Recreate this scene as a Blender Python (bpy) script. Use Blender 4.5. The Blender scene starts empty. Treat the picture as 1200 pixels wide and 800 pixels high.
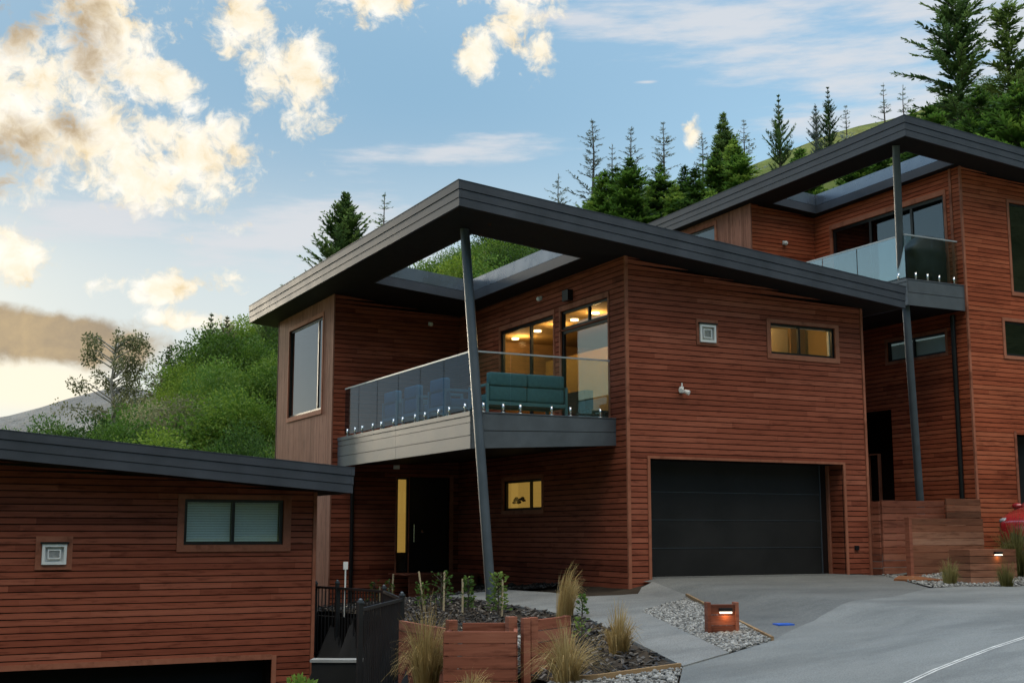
import bpy, bmesh, math, random
from math import sin, cos, tan, radians, pi, sqrt, atan2, floor
from mathutils import Vector, Matrix
from mathutils.geometry import delaunay_2d_cdt
from mathutils import noise as mnoise

SC = bpy.context.scene
COL = SC.collection
RND = random.Random(7)

# ------------------------------------------------------------------ camera frame (world: X along the garage front, Y into the hill)
CAM = Vector((-12.54, -19.923, 0.803))
YAW, PITCH, FPX = radians(26.976), radians(8.6812), 1475.64
RH = Vector((cos(YAW), -sin(YAW), 0)); FH = Vector((sin(YAW), cos(YAW), 0))

# ------------------------------------------------------------------ materials
MATS = {}
def newmat(name):
    m = bpy.data.materials.new(name); m.use_nodes = True
    nt = m.node_tree
    for n in list(nt.nodes): nt.nodes.remove(n)
    out = nt.nodes.new('ShaderNodeOutputMaterial')
    MATS[name] = m
    return m, nt, out
def N(nt, typ, **kw):
    n = nt.nodes.new(typ)
    for k, v in kw.items():
        if k.startswith('in_'):
            key = k[3:]
            key = int(key) if key.isdigit() else key.replace('_', ' ')
            n.inputs[key].default_value = v
        else: setattr(n, k, v)
    return n
def L(nt, a, b): nt.links.new(a, b)
def ramp(nt, stops, fac=None, interp='LINEAR'):
    r = nt.nodes.new('ShaderNodeValToRGB'); cr = r.color_ramp; cr.interpolation = interp
    while len(cr.elements) < len(stops): cr.elements.new(0.5)
    for e, (p, c) in zip(cr.elements, stops):
        e.position = p; e.color = (c[0], c[1], c[2], 1)
    if fac is not None: L(nt, fac, r.inputs[0])
    return r
def coords(nt, scale, rot=(0, 0, 0)):
    tc = nt.nodes.new('ShaderNodeTexCoord'); mp = nt.nodes.new('ShaderNodeMapping')
    mp.inputs['Scale'].default_value = scale; mp.inputs['Rotation'].default_value = rot
    L(nt, tc.outputs['Object'], mp.inputs[0]); return mp.outputs[0]
def noise(nt, vec, scale=1, detail=4, rough=.55):
    n = N(nt, 'ShaderNodeTexNoise'); n.inputs['Scale'].default_value = scale
    n.inputs['Detail'].default_value = detail; n.inputs['Roughness'].default_value = rough
    L(nt, vec, n.inputs['Vector']); return n.outputs['Fac']
def mixc(nt, a, b, fac, mode='MIX'):
    m = N(nt, 'ShaderNodeMix', data_type='RGBA', blend_type=mode)
    for s, v in ((m.inputs[6], a), (m.inputs[7], b), (m.inputs[0], fac)):
        if hasattr(v, 'links') or hasattr(v, 'is_linked'): L(nt, v, s)
        elif isinstance(v, (int, float)): s.default_value = v
        else: s.default_value = (*v, 1)
    return m.outputs[2]
def principled(nt, out, rough=.5, metal=0, spec=.5):
    p = N(nt, 'ShaderNodeBsdfPrincipled'); p.inputs['Roughness'].default_value = rough
    p.inputs['Metallic'].default_value = metal; p.inputs['Specular IOR Level'].default_value = spec
    L(nt, p.outputs[0], out.inputs[0]); return p
def bump(nt, h, strength, dist, p):
    b = N(nt, 'ShaderNodeBump'); b.inputs['Strength'].default_value = strength; b.inputs['Distance'].default_value = dist
    L(nt, h, b.inputs['Height']); L(nt, b.outputs[0], p.inputs['Normal'])

def mat_wood(name, dark, mid, light, gscale, rough=.62, stain=.5):
    m, nt, out = newmat(name)
    at = N(nt, 'ShaderNodeAttribute', attribute_name='tone')
    g = noise(nt, coords(nt, gscale), 1, 6, .65)
    big = noise(nt, coords(nt, (.5, .5, .8)), 1, 4, .6)
    a1 = N(nt, 'ShaderNodeMath', operation='MULTIPLY_ADD', in_1=.62, in_2=-.17); L(nt, g, a1.inputs[0])
    a2 = N(nt, 'ShaderNodeMath', operation='MULTIPLY_ADD', in_1=.72); L(nt, at.outputs['Fac'], a2.inputs[0]); L(nt, a1.outputs[0], a2.inputs[2])
    r = ramp(nt, [(0, dark), (.5, mid), (1, light)], a2.outputs[0])
    br = ramp(nt, [(.3, (.55, .5, .48)), (.6, (1, 1, 1))], big)
    c = mixc(nt, r.outputs[0], br.outputs[0], stain, 'MULTIPLY')
    md = noise(nt, coords(nt, tuple(2.2 if q < 10 else 16 for q in gscale)), 1, 5, .65); mr = ramp(nt, [(.34, (.5, .44, .42)), (.47, (1, 1, 1)), (.7, (1.12, 1.1, 1.08))], md); c = mixc(nt, c, mr.outputs[0], .75, 'MULTIPLY')
    p = principled(nt, out, rough + .12, 0, .14); L(nt, c, p.inputs['Base Color'])
    bump(nt, g, .3, .006, p); return m
mat_wood('cedar', (.095, .022, .012), (.3, .083, .046), (.44, .15, .09), (1.3, 1.3, 70))
mat_wood('cedar_warm', (.17, .036, .016), (.42, .105, .048), (.54, .18, .09), (1.3, 1.3, 70))
mat_wood('cedar_upright', (.16, .066, .042), (.3, .132, .088), (.38, .18, .125), (45, 45, 1.2))
mat_wood('cedar_trim', (.2, .068, .04), (.36, .135, .08), (.46, .2, .125), (8, 8, 8))
mat_wood('sleeper', (.1, .036, .022), (.27, .092, .056), (.38, .16, .105), (2, 2, 55), .75, .7)
mat_wood('grey_sleeper', (.1, .048, .03), (.26, .105, .06), (.38, .21, .14), (2, 2, 55), .8, .7)
mat_wood('raw_timber', (.2, .13, .07), (.33, .22, .12), (.42, .3, .18), (4, 4, 40), .8, .4)

def mat_plain(name, col, rough=.5, metal=0, spec=.5, var=.12, vscale=3, bmp=0):
    m, nt, out = newmat(name)
    n = noise(nt, coords(nt, (vscale,) * 3), 1, 5, .6)
    r = ramp(nt, [(.3, tuple(c * (1 - var) for c in col)), (.7, tuple(min(1, c * (1 + var)) for c in col))], n)
    p = principled(nt, out, rough, metal, spec); L(nt, r.outputs[0], p.inputs['Base Color'])
    rr = N(nt, 'ShaderNodeMath', operation='MULTIPLY_ADD', in_1=.2, in_2=rough - .1); L(nt, n, rr.inputs[0]); L(nt, rr.outputs[0], p.inputs['Roughness'])
    if bmp: 
        n2 = noise(nt, coords(nt, (vscale * 14,) * 3), 1, 3, .6); bump(nt, n2, bmp, .01, p)
    return m
mat_plain('roof_metal', (.056, .064, .08), .5, .1, .3, .2, 1.6)
mat_plain('flashing', (.2, .23, .28), .28, .7, .5, .12, 2)
mat_plain('roof_sheet', (.04, .045, .052), .5, .2, .4, .12, 1.5)
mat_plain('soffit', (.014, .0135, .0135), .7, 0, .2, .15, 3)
mat_plain('deck_fascia', (.1, .113, .128), .45, .15, .5, .16, 3)
mat_plain('steel_post', (.07, .085, .1), .4, .3, .5, .12, 4)
mat_plain('black_frame', (.012, .013, .015), .35, .2, .5, .1, 4)
mat_plain('black_fence', (.016, .0165, .018), .42, 0, .45, .1, 4)
mat_plain('membrane', (.02, .012, .01), .9, 0, .1)
mat_plain('garage_door', (.016, .0155, .015), .6, 0, .22, .3, 1.1, .15)
mat_plain('white_plastic', (.85, .85, .82), .4, 0, .5, .05, 6)
mat_plain('pale_frame', (.7, .7, .66), .5, 0, .4, .05, 6)
mat_plain('chrome', (.72, .73, .74), .22, 1, .5, .05, 6)
mat_plain('rail_alloy', (.5, .51, .52), .4, .3, .5, .05, 6)
mat_plain('yard_shade', (.02, .02, .021), .8, 0, .2, .3, 3)  # near-black: the fenced yard's shade put into the ground colour
mat_plain('cream_panel', (.62, .5, .34), .6, 0, .3, .05, 3)
mat_plain('dark_room', (.06, .055, .05), .9, 0, .1, .2, 1)
mat_plain('warm_room', (.5, .32, .12), .85, 0, .2, .06, 1)
mat_plain('room_timber', (.3, .17, .07), .7, 0, .3, .2, 2)
mat_plain('teal_fabric', (.11, .22, .235), .9, 0, .2, .1, 18, .1)
mat_plain('blue_fabric', (.09, .2, .27), .9, 0, .2, .1, 18, .1)
mat_plain('teal_frame', (.14, .25, .26), .45, 0, .5, .06, 6)
mat_plain('cover_cloth', (.018, .021, .021), .6, 0, .4, .2, 5, .2)
mat_plain('deck_board', (.16, .1, .06), .7, 0, .3, .2, 6)
mat_plain('blind_or_reflection', (.72, .8, .82), .6, 0, .3, .04, 4)
mat_plain('stake_wood', (.52, .42, .27), .8, 0, .2, .12, 12)
mat_plain('bark', (.1, .08, .065), .9, 0, .15, .3, 6, .2)
mat_plain('pale_bark', (.3, .28, .25), .9, 0, .15, .3, 6, .2)
mat_plain('shade_wall', (.005, .0045, .0045), .8, 0, .15, .3, 2)
mat_plain('tyre', (.012, .012, .013), .8, 0, .3)
mat_plain('alloy', (.45, .46, .48), .3, .9, .5)
mat_plain('headlamp', (.42, .43, .45), .12, .3, .6)
mat_plain('car_trim', (.015, .015, .017), .5, 0, .4)
mat_plain('concrete', (.3, .3, .29), .85, 0, .25, .2, 2, .2)
mat_plain('blue_plastic', (.03, .13, .6), .4, 0, .5)
mat_plain('line_grey', (.6, .6, .58), .8, 0, .3, .3, 6)
mat_plain('chalk_white', (.8, .8, .78), .8, 0, .3, .05, 5)
mat_plain('soil', (.045, .035, .026), .95, 0, .1, .35, 2, .3)
mat_plain('rust_soil', (.2, .085, .04), .95, 0, .1, .3, 5, .3)
def mat_paint(name, col):
    m, nt, out = newmat(name); p = principled(nt, out, .25, .1, .6)
    p.inputs['Base Color'].default_value = (*col, 1); p.inputs['Coat Weight'].default_value = .8; p.inputs['Coat Roughness'].default_value = .05
    n = noise(nt, coords(nt, (3, 3, 3)), 1, 3); rr = N(nt, 'ShaderNodeMath', operation='MULTIPLY_ADD', in_1=.15, in_2=.2); L(nt, n, rr.inputs[0]); L(nt, rr.outputs[0], p.inputs['Roughness'])
mat_paint('red_paint', (.33, .012, .018))
def mat_glass(name, tint, boost=1.0, ior=1.5):
    m, nt, out = newmat(name)
    ge = N(nt, 'ShaderNodeNewGeometry'); dt = N(nt, 'ShaderNodeVectorMath', operation='DOT_PRODUCT'); L(nt, ge.outputs['Incoming'], dt.inputs[0]); L(nt, ge.outputs['Normal'], dt.inputs[1])
    ab = N(nt, 'ShaderNodeMath', operation='ABSOLUTE'); L(nt, dt.outputs['Value'], ab.inputs[0]); om = N(nt, 'ShaderNodeMath', operation='SUBTRACT', in_0=1.0); L(nt, ab.outputs[0], om.inputs[1])
    pw = N(nt, 'ShaderNodeMath', operation='POWER', in_1=5.0); L(nt, om.outputs[0], pw.inputs[0])       # Schlick, the same from both sides of the pane
    ma = N(nt, 'ShaderNodeMath', operation='MULTIPLY_ADD', in_1=.957, in_2=.043); L(nt, pw.outputs[0], ma.inputs[0])
    k = N(nt, 'ShaderNodeMath', operation='MULTIPLY', use_clamp=True); k.inputs[1].default_value = boost; L(nt, ma.outputs[0], k.inputs[0])
    t = N(nt, 'ShaderNodeBsdfTransparent'); t.inputs[0].default_value = (*tint, 1)
    g = N(nt, 'ShaderNodeBsdfGlossy'); g.inputs['Roughness'].default_value = .004; g.inputs[0].default_value = (.95, .97, 1, 1)
    # slight waviness of the pane
    n = noise(nt, coords(nt, (.9, .9, .9)), 1, 1); b = N(nt, 'ShaderNodeBump'); b.inputs['Strength'].default_value = .03; b.inputs['Distance'].default_value = .05
    L(nt, n, b.inputs['Height']); L(nt, b.outputs[0], g.inputs['Normal'])
    mx = N(nt, 'ShaderNodeMixShader'); L(nt, k.outputs[0], mx.inputs[0]); L(nt, t.outputs[0], mx.inputs[1]); L(nt, g.outputs[0], mx.inputs[2]); L(nt, mx.outputs[0], out.inputs[0])
mat_glass('window_glass', (.92, .95, .94), 1.3)
mat_glass('dark_glass', (.42, .47, .48), 2.0)
mat_glass('balcony_glass', (.85, .93, .93), .7)
mat_glass('balcony_glass_sky', (.6, .74, .76), 4.5)
mat_glass('balcony_glass_grey', (.5, .66, .8), .85)
mat_glass('car_glass', (.3, .33, .35), 1.2)
def mat_emit(name, col, s):
    m, nt, out = newmat(name); e = N(nt, 'ShaderNodeEmission'); e.inputs[0].default_value = (*col, 1); e.inputs[1].default_value = s; L(nt, e.outputs[0], out.inputs[0])
mat_emit('lamp_glow', (1, .72, .36), 4)
mat_emit('lit_window', (1, .56, .12), .19)
mat_emit('led_glow', (1, .86, .66), 1.5)

def mat_leaf(name, c0, c1, c2, trans=.42, objvar=.6):
    m, nt, out = newmat(name)
    at = N(nt, 'ShaderNodeAttribute', attribute_name='tone'); oi = N(nt, 'ShaderNodeObjectInfo')
    a = N(nt, 'ShaderNodeMath', operation='MULTIPLY_ADD', in_1=objvar, in_2=-objvar / 2); L(nt, oi.outputs['Random'], a.inputs[0])
    b = N(nt, 'ShaderNodeMath', operation='ADD', use_clamp=True); L(nt, a.outputs[0], b.inputs[0]); L(nt, at.outputs['Fac'], b.inputs[1])
    r = ramp(nt, [(0, c0), (.5, c1), (1, c2)], b.outputs[0])
    d = N(nt, 'ShaderNodeBsdfPrincipled'); d.inputs['Roughness'].default_value = .55; d.inputs['Specular IOR Level'].default_value = .25; L(nt, r.outputs[0], d.inputs['Base Color'])
    t = N(nt, 'ShaderNodeBsdfTranslucent'); L(nt, r.outputs[0], t.inputs[0])
    mx = N(nt, 'ShaderNodeMixShader'); mx.inputs[0].default_value = trans; L(nt, d.outputs[0], mx.inputs[1]); L(nt, t.outputs[0], mx.inputs[2]); L(nt, mx.outputs[0], out.inputs[0])
mat_leaf('scrub_leaf', (.03, .06, .012), (.1, .195, .024), (.26, .36, .045))
mat_leaf('hedge_leaf', (.035, .075, .018), (.115, .23, .036), (.28, .39, .07))
mat_leaf('needle', (.035, .07, .028), (.09, .16, .05), (.2, .29, .08))
mat_leaf('grey_needle', (.13, .17, .16), (.23, .28, .26), (.34, .4, .36))
mat_leaf('autumn_leaf', (.09, .1, .045), (.2, .21, .1), (.36, .34, .18))
mat_leaf('straw', (.2, .13, .045), (.42, .29, .11), (.6, .46, .22), .35)
mat_leaf('green_straw', (.08, .075, .02), (.2, .19, .06), (.4, .34, .14), .35)
mat_leaf('sapling_leaf', (.04, .09, .02), (.09, .17, .035), (.2, .28, .06))
mat_leaf('stone', (.1, .097, .09), (.29, .285, .27), (.55, .54, .51), 0)
mat_leaf('bark_chip', (.008, .007, .0065), (.033, .028, .025), (.16, .142, .125), 0)

def mat_pavement(name, c0, c1, scale_big, speck, streak=None):
    m, nt, out = newmat(name)
    b = noise(nt, coords(nt, scale_big), 1, 5, .6); f = noise(nt, coords(nt, (60, 60, 60)), 1, 2, .7)
    r = ramp(nt, [(.32, c0), (.68, c1)], b)
    s = ramp(nt, [(.35, (1 - speck,) * 3), (.65, (1 + speck * .4,) * 3)], f)
    c = mixc(nt, r.outputs[0], s.outputs[0], 1.0, 'MULTIPLY')
    st = noise(nt, coords(nt, (.35, .9, .5)), 1, 6, .7); sr = ramp(nt, [(.38, (.68, .69, .7)), (.55, (1, 1, 1))], st)
    c = mixc(nt, c, sr.outputs[0], .75, 'MULTIPLY')
    p = principled(nt, out, .75, 0, .35); L(nt, c, p.inputs['Base Color']); bump(nt, f, .35, .006, p)
mat_pavement('apron_concrete', (.13, .136, .133), (.18, .186, .18), (.5, .5, .5), .5)
mat_pavement('road_surface', (.15, .158, .154), (.24, .25, .244), (.25, .6, .5), .3)
mat_pavement('path_concrete', (.18, .184, .18), (.255, .26, .25), (.8, .8, .8), .4)
mat_pavement('gravel_bed', (.2, .2, .19), (.32, .32, .3), (3, 3, 3), .5)

m, nt, out = newmat('hill_grass')
n1 = noise(nt, coords(nt, (.06,) * 3), 1, 5, .6); n2 = noise(nt, coords(nt, (1.2, 1.2, .5)), 1, 5, .7)
r1 = ramp(nt, [(.3, (.08, .115, .025)), (.5, (.17, .2, .05)), (.7, (.29, .28, .09))], n1)
r2 = ramp(nt, [(.3, (.55, .55, .5)), (.7, (1.15, 1.15, 1.1))], n2)
c = mixc(nt, r1.outputs[0], r2.outputs[0], 1, 'MULTIPLY'); p = principled(nt, out, .9, 0, .15); L(nt, c, p.inputs['Base Color']); bump(nt, n2, .8, .3, p)
m, nt, out = newmat('blocker_ridge')
n1 = noise(nt, coords(nt, (.05,) * 3), 1, 7, .7); r1 = ramp(nt, [(.35, (.03, .045, .02)), (.65, (.09, .11, .05))], n1); p = principled(nt, out, .95, 0, .1); L(nt, r1.outputs[0], p.inputs['Base Color']); bump(nt, n1, 1, 4, p)
m, nt, out = newmat('mountain')
n1 = noise(nt, coords(nt, (.012,) * 3), 1, 7, .65); r1 = ramp(nt, [(.3, (.17, .16, .15)), (.7, (.33, .31, .28))], n1)
p = principled(nt, out, .95, 0, .1); L(nt, r1.outputs[0], p.inputs['Base Color']); bump(nt, n1, 1, 30, p)

# ------------------------------------------------------------------ mesh builder
class MB:
    def __init__(s): s.v = []; s.f = []; s.t = []
    def quad(s, a, b, c, d, t=.5):
        i = len(s.v); s.v += [tuple(a), tuple(b), tuple(c), tuple(d)]; s.f.append((i, i + 1, i + 2, i + 3)); s.t.append(t)
    def tri(s, a, b, c, t=.5):
        i = len(s.v); s.v += [tuple(a), tuple(b), tuple(c)]; s.f.append((i, i + 1, i + 2)); s.t.append(t)
    def hexa(s, p, t=.5):     # p: 4 bottom, 4 top in matching order
        i = len(s.v); s.v += [tuple(q) for q in p]
        for f in ((3, 2, 1, 0), (4, 5, 6, 7), (0, 1, 5, 4), (1, 2, 6, 5), (2, 3, 7, 6), (3, 0, 4, 7)):
            s.f.append(tuple(i + k for k in f)); s.t.append(t)
    def box(s, x0, x1, y0, y1, z0, z1, t=.5):
        s.hexa([(x0, y0, z0), (x1, y0, z0), (x1, y1, z0), (x0, y1, z0), (x0, y0, z1), (x1, y0, z1), (x1, y1, z1), (x0, y1, z1)], t)
    def obox(s, c, ax, ay, az, t=.5):   # oriented box: centre and half axes
        c = Vector(c); ax = Vector(ax); ay = Vector(ay); az = Vector(az)
        s.hexa([c - ax - ay - az, c + ax - ay - az, c + ax + ay - az, c - ax + ay - az, c - ax - ay + az, c + ax - ay + az, c + ax + ay + az, c - ax + ay + az], t)
    def tube(s, pts, rads, n=8, t=.5, cap=True):
        pts = [Vector(p) for p in pts]; base = len(s.v); prev = None
        for i, p in enumerate(pts):
            d = (pts[min(i + 1, len(pts) - 1)] - pts[max(i - 1, 0)]).normalized()
            a = d.orthogonal().normalized() if prev is None else (prev - d * prev.dot(d)).normalized()
            prev = a; b = d.cross(a); r = rads[i] if hasattr(rads, '__len__') else rads
            for k in range(n): s.v.append(tuple(p + (a * cos(2 * pi * k / n) + b * sin(2 * pi * k / n)) * r))
        for i in range(len(pts) - 1):
            for k in range(n):
                s.f.append((base + i * n + k, base + i * n + (k + 1) % n, base + (i + 1) * n + (k + 1) % n, base + (i + 1) * n + k)); s.t.append(t)
        if cap:
            s.f.append(tuple(base + k for k in reversed(range(n)))); s.t.append(t)
            s.f.append(tuple(base + (len(pts) - 1) * n + k for k in range(n))); s.t.append(t)
    def loft(s, rings, t=.5, cap=True):
        base = len(s.v); n = len(rings[0])
        for r in rings: s.v += [tuple(p) for p in r]
        for i in range(len(rings) - 1):
            for k in range(n):
                s.f.append((base + i * n + k, base + i * n + (k + 1) % n, base + (i + 1) * n + (k + 1) % n, base + (i + 1) * n + k)); s.t.append(t)
        if cap:
            s.f.append(tuple(base + k for k in reversed(range(n)))); s.t.append(t)
            s.f.append(tuple(base + (len(rings) - 1) * n + k for k in range(n))); s.t.append(t)
    def sphere(s, c, r, n=10, m=6, t=.5, sq=(1, 1, 1)):
        rings = []
        for i in range(m + 1):
            a = -pi / 2 + pi * i / m
            rings.append([(c[0] + sq[0] * r * cos(a) * cos(2 * pi * k / n) + (1e-5 if i in (0, m) else 0) * cos(2 * pi * k / n), c[1] + sq[1] * r * cos(a) * sin(2 * pi * k / n) + (1e-5 if i in (0, m) else 0) * sin(2 * pi * k / n), c[2] + sq[2] * r * sin(a)) for k in range(n)])
        s.loft(rings, t)
    def mesh(s, name, mat, smooth=False, recalc=True, bevel=0):
        me = bpy.data.meshes.new(name); me.from_pydata(s.v, [], s.f)
        at = me.attributes.new('tone', 'FLOAT', 'FACE'); at.data.foreach_set('value', s.t)
        if recalc or bevel:
            bm = bmesh.new(); bm.from_mesh(me); bmesh.ops.recalc_face_normals(bm, faces=bm.faces)
            if bevel:
                bmesh.ops.bevel(bm, geom=list(bm.edges), offset=bevel, segments=2, affect='EDGES', profile=.6)
            bm.to_mesh(me); bm.free()
        if smooth: me.polygons.foreach_set('use_smooth', [True] * len(me.polygons))
        me.materials.append(MATS[mat]); return me
    def build(s, name, mat, parent=None, smooth=False, recalc=True, bevel=0, origin=None, label=None):
        if origin is not None:
            s.v = [(a - origin[0], b - origin[1], c - origin[2]) for a, b, c in s.v]
        me = s.mesh(name, mat, smooth, recalc, bevel)
        o = bpy.data.objects.new(name, me); COL.objects.link(o)
        if parent is not None:
            o.parent = parent
            if origin is None: o.location = -wloc(parent)
            else: o.location = Vector(origin) - wloc(parent)
        elif origin is not None: o.location = origin
        if label: o['label'] = label
        return o
def wloc(o):
    l = Vector((0, 0, 0))
    while o is not None: l += o.location; o = o.parent
    return l
def tag(o, label=None, cat=None, group=None, kind=None):
    if label: o['label'] = label
    if cat: o['category'] = cat
    if group: o['group'] = group
    if kind: o['kind'] = kind
    return o
def thing(name, loc, label, cat, group=None):
    o = bpy.data.objects.new(name, None); o.empty_display_size = .2; COL.objects.link(o); o.location = loc
    return tag(o, label, cat, group)

# ------------------------------------------------------------------ terrain
def lerp_table(tab, x):
    if x <= tab[0][0]: return tab[0][1]
    for (a, b), (c, d) in zip(tab, tab[1:]):
        if x <= c: return b + (d - b) * (x - a) / (c - a)
    return tab[-1][1]
def cl(x, a=0., b=1.): return max(a, min(b, x))
def ss(t): t = cl(t); return t * t * (3 - 2 * t)
BND = [(-9.2, -10.2), (-6.91, -6.76), (-5.91, -6.25), (-4.44, -6.22), (-2.81, -5.6), (-.35, -4.92), (1.28, -5.15), (6, -5.3), (12, -5.3)]  # (y, x) edge of the sunken side
def softp(t): return t if t > 4 else math.log1p(math.exp(t * 2.2)) / 2.2
def near_h(x, y):
    z = .035 * cl(y, -24, 0) - .2 * ss((.7 - x) / (1.2 + 1.6 * max(0, -7 - y))) - .09 * min(5.5, softp(-x - 1.5))
    z -= .42 * ss((y - 1.6) / 4) * ss((.1 - x) / .6) if x < .1 else 0; z -= 0 - .1 * cl(x - 6, 0, 14)
    if y > -9.2:
        d = lerp_table(BND, y) - x
        if d > 0: z -= (1.25 * ss(d / .3) + .4 * cl(d - .3, 0, 5)) * ss((y + 7.0) / 2.5)
    return z
RIDGE = [(-200, 2), (-60, 3.5), (-38, 5.5), (-33, 5.5), (-29, 6.8), (-26, 9.2), (-22, 12.2), (-18, 15), (-13, 17.3), (-6.6, 19.8), (2.6, 22.6), (6.6, 23.5), (11.9, 26.2), (16.6, 28.2), (20, 29.8), (26.8, 32.4), (33.6, 34.6), (40, 35.5), (60, 41), (200, 60)]
def uv(x, y):
    dx, dy = x - CAM.x, y - CAM.y
    return dx * RH.x + dy * RH.y, dx * FH.x + dy * FH.y
def xy(u, v): return CAM.x + u * RH.x + v * FH.x, CAM.y + u * RH.y + v * FH.y
def terrain(x, y):
    u, v = uv(x, y); h = near_h(x, y)
    if v <= 42: return h
    zr = lerp_table(RIDGE, u); t = (v - 42) / 53
    if t < 1: z = h + (zr - h) * (t ** 1.08)
    else:
        z = zr + (v - 95) * .04 if v < 140 else zr + 1.8 - (v - 140) * .03
    z += 1.1 * cl(t * 2) * mnoise.noise(Vector((x * .06, y * .06, 3.1))) + .4 * cl(t * 3) * mnoise.noise(Vector((x * .25, y * .25, 1.7)))
    return max(z, -20)

def axis(vals):
    out = []
    for a, b, st in vals:
        n = max(1, round((b - a) / st)); out += [a + (b - a) * i / n for i in range(n)]
    return out + [vals[-1][1]]
us = axis([(-3000, -400, 600), (-400, -80, 40), (-80, -14, 2.2), (-14, 14, .45), (14, 60, 2.2), (60, 400, 34), (400, 3000, 600)])
vs = axis([(-400, -20, 60), (-20, 8, 2.5), (8, 42, .45), (42, 110, 1.5), (110, 300, 20), (300, 3000, 500)])
g = MB()
for v in vs:
    for u in us:
        x, y = xy(u, v); g.v.append((x, y, terrain(x, y) - (.07 if v < 42 else 0)))
nu = len(us); gi = []
soilf, hillf = [], []
for j in range(len(vs) - 1):
    for i in range(nu - 1):
        g.f.append((j * nu + i, j * nu + i + 1, (j + 1) * nu + i + 1, (j + 1) * nu + i)); g.t.append(.5); gi.append(0 if 4 < vs[j] < 40 and -16 < us[i] < 13 else 1)
go = g.build('ground', 'soil', None, True, False)
go.data.materials.append(MATS['hill_grass']); go.data.materials.append(MATS['yard_shade'])
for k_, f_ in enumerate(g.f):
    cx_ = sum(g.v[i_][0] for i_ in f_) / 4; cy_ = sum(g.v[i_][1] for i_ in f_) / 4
    if -5.2 < cy_ < 9 and -9.5 < cx_ < lerp_table(BND, cy_) + .3: gi[k_] = 2  # sunken yard faces get the painted shade
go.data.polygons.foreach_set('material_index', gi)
tag(go, 'ground under the houses rising into the grassy hillside', None, None, 'structure')

def drape(name, poly, off, mat, step=.3, thick=.0, kind='structure', label=None):
    """a sheet over the terrain inside polygon poly (x, y)"""
    pts = []; n = len(poly)
    for i in range(n):
        a, b = Vector(poly[i]), Vector(poly[(i + 1) % n]); k = max(1, int((b - a).length / step))
        for j in range(k): pts.append(a.lerp(b, j / k))
    nb = len(pts)
    xs = [p.x for p in pts]; ys = [p.y for p in pts]
    def inside(x, y):
        c = False
        for i in range(n):
            (x1, y1), (x2, y2) = poly[i], poly[(i + 1) % n]
            if (y1 > y) != (y2 > y) and x < (x2 - x1) * (y - y1) / (y2 - y1) + x1: c = not c
        return c
    y = min(ys) + step / 2
    while y < max(ys):
        x = min(xs) + step / 2
        while x < max(xs):
            if inside(x, y): pts.append(Vector((x + .001 * RND.random(), y + .001 * RND.random())))
            x += step
        y += step
    r = delaunay_2d_cdt(pts, [], [list(range(nb))], 1, 1e-5)
    b = MB(); top = [(p.x, p.y, near_h(p.x, p.y) + off) for p in r[0]]
    b.v = list(top); b.f = [tuple(f) for f in r[2]]; b.t = [.5] * len(b.f)
    if thick:   # kerb skirt round the edge
        for i in range(n):
            a, c = Vector(poly[i]), Vector(poly[(i + 1) % n]); k = max(1, int((c - a).length / step))
            for j in range(k):
                p, q = a.lerp(c, j / k), a.lerp(c, (j + 1) / k)
                zp, zq = near_h(p.x, p.y) + off, near_h(q.x, q.y) + off
                b.quad((p.x, p.y, zp - thick), (q.x, q.y, zq - thick), (q.x, q.y, zq), (p.x, p.y, zp))
    o = b.build(name, mat, None, False, False)
    bm = bmesh.new(); bm.from_mesh(o.data); bmesh.ops.remove_doubles(bm, verts=bm.verts, dist=1e-4); bmesh.ops.recalc_face_normals(bm, faces=bm.faces); 
    if sum(f.normal.z for f in bm.faces) < 0: bmesh.ops.reverse_faces(bm, faces=bm.faces)
    bm.to_mesh(o.data); bm.free()
    if kind: o['kind'] = kind
    if label: o['label'] = label
    return o
APRON = [(.3, -.02), (.3, -.34), (-.13, -2.05), (-2.25, -6.94), (-.23, -5.47), (1.91, -4.7), (4.0, -3.4), (5.0, -1.7), (5.7, -.45), (5.45, -.02)]
ROAD = [(-2.25, -6.94), (-3.2, -7.31), (-4.08, -7.61), (-4.75, -8.5), (-5.9, -10.2), (-9, -14), (-16, -22), (-16, -30), (30, -30), (30, -1.2), (9.6, -1.2), (7.6, -3.4), (6.3, -3.6), (4.9, -3.25), (4.0, -3.4), (1.91, -4.7), (-.23, -5.47)]
PATH = [(-2.95, -.3), (-2.87, -3.43), (-4.08, -7.61), (-3.2, -7.31), (-1.88, -3.34), (-.13, -2.05), (.3, -.34), (-.05, -.5), (-.45, -1.0), (-.9, -1.08), (-1.55, -.95), (-1.6, .1), (-1.75, 1.6), (-2.95, 1.6)]
GRAV = [(-1.9, -3.36), (-.15, -2.1), (-2.22, -6.92), (-3.18, -7.27)]
drape('road', ROAD, -.004, 'road_surface', .3, .0, label='smooth grey concrete lane in front of the houses')
drape('driveway', APRON, -.004, 'apron_concrete', .3, 0, label='rough grey concrete apron before the garage door')
drape('path', PATH, .012, 'path_concrete', .25, .1, label='pale concrete path running past the mulch bed to the entry')
drape('garage_floor', [(.5, -.02), (5.17, -.02), (5.17, .5), (.5, .5)], .003, 'apron_concrete', .3, .06)

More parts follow.
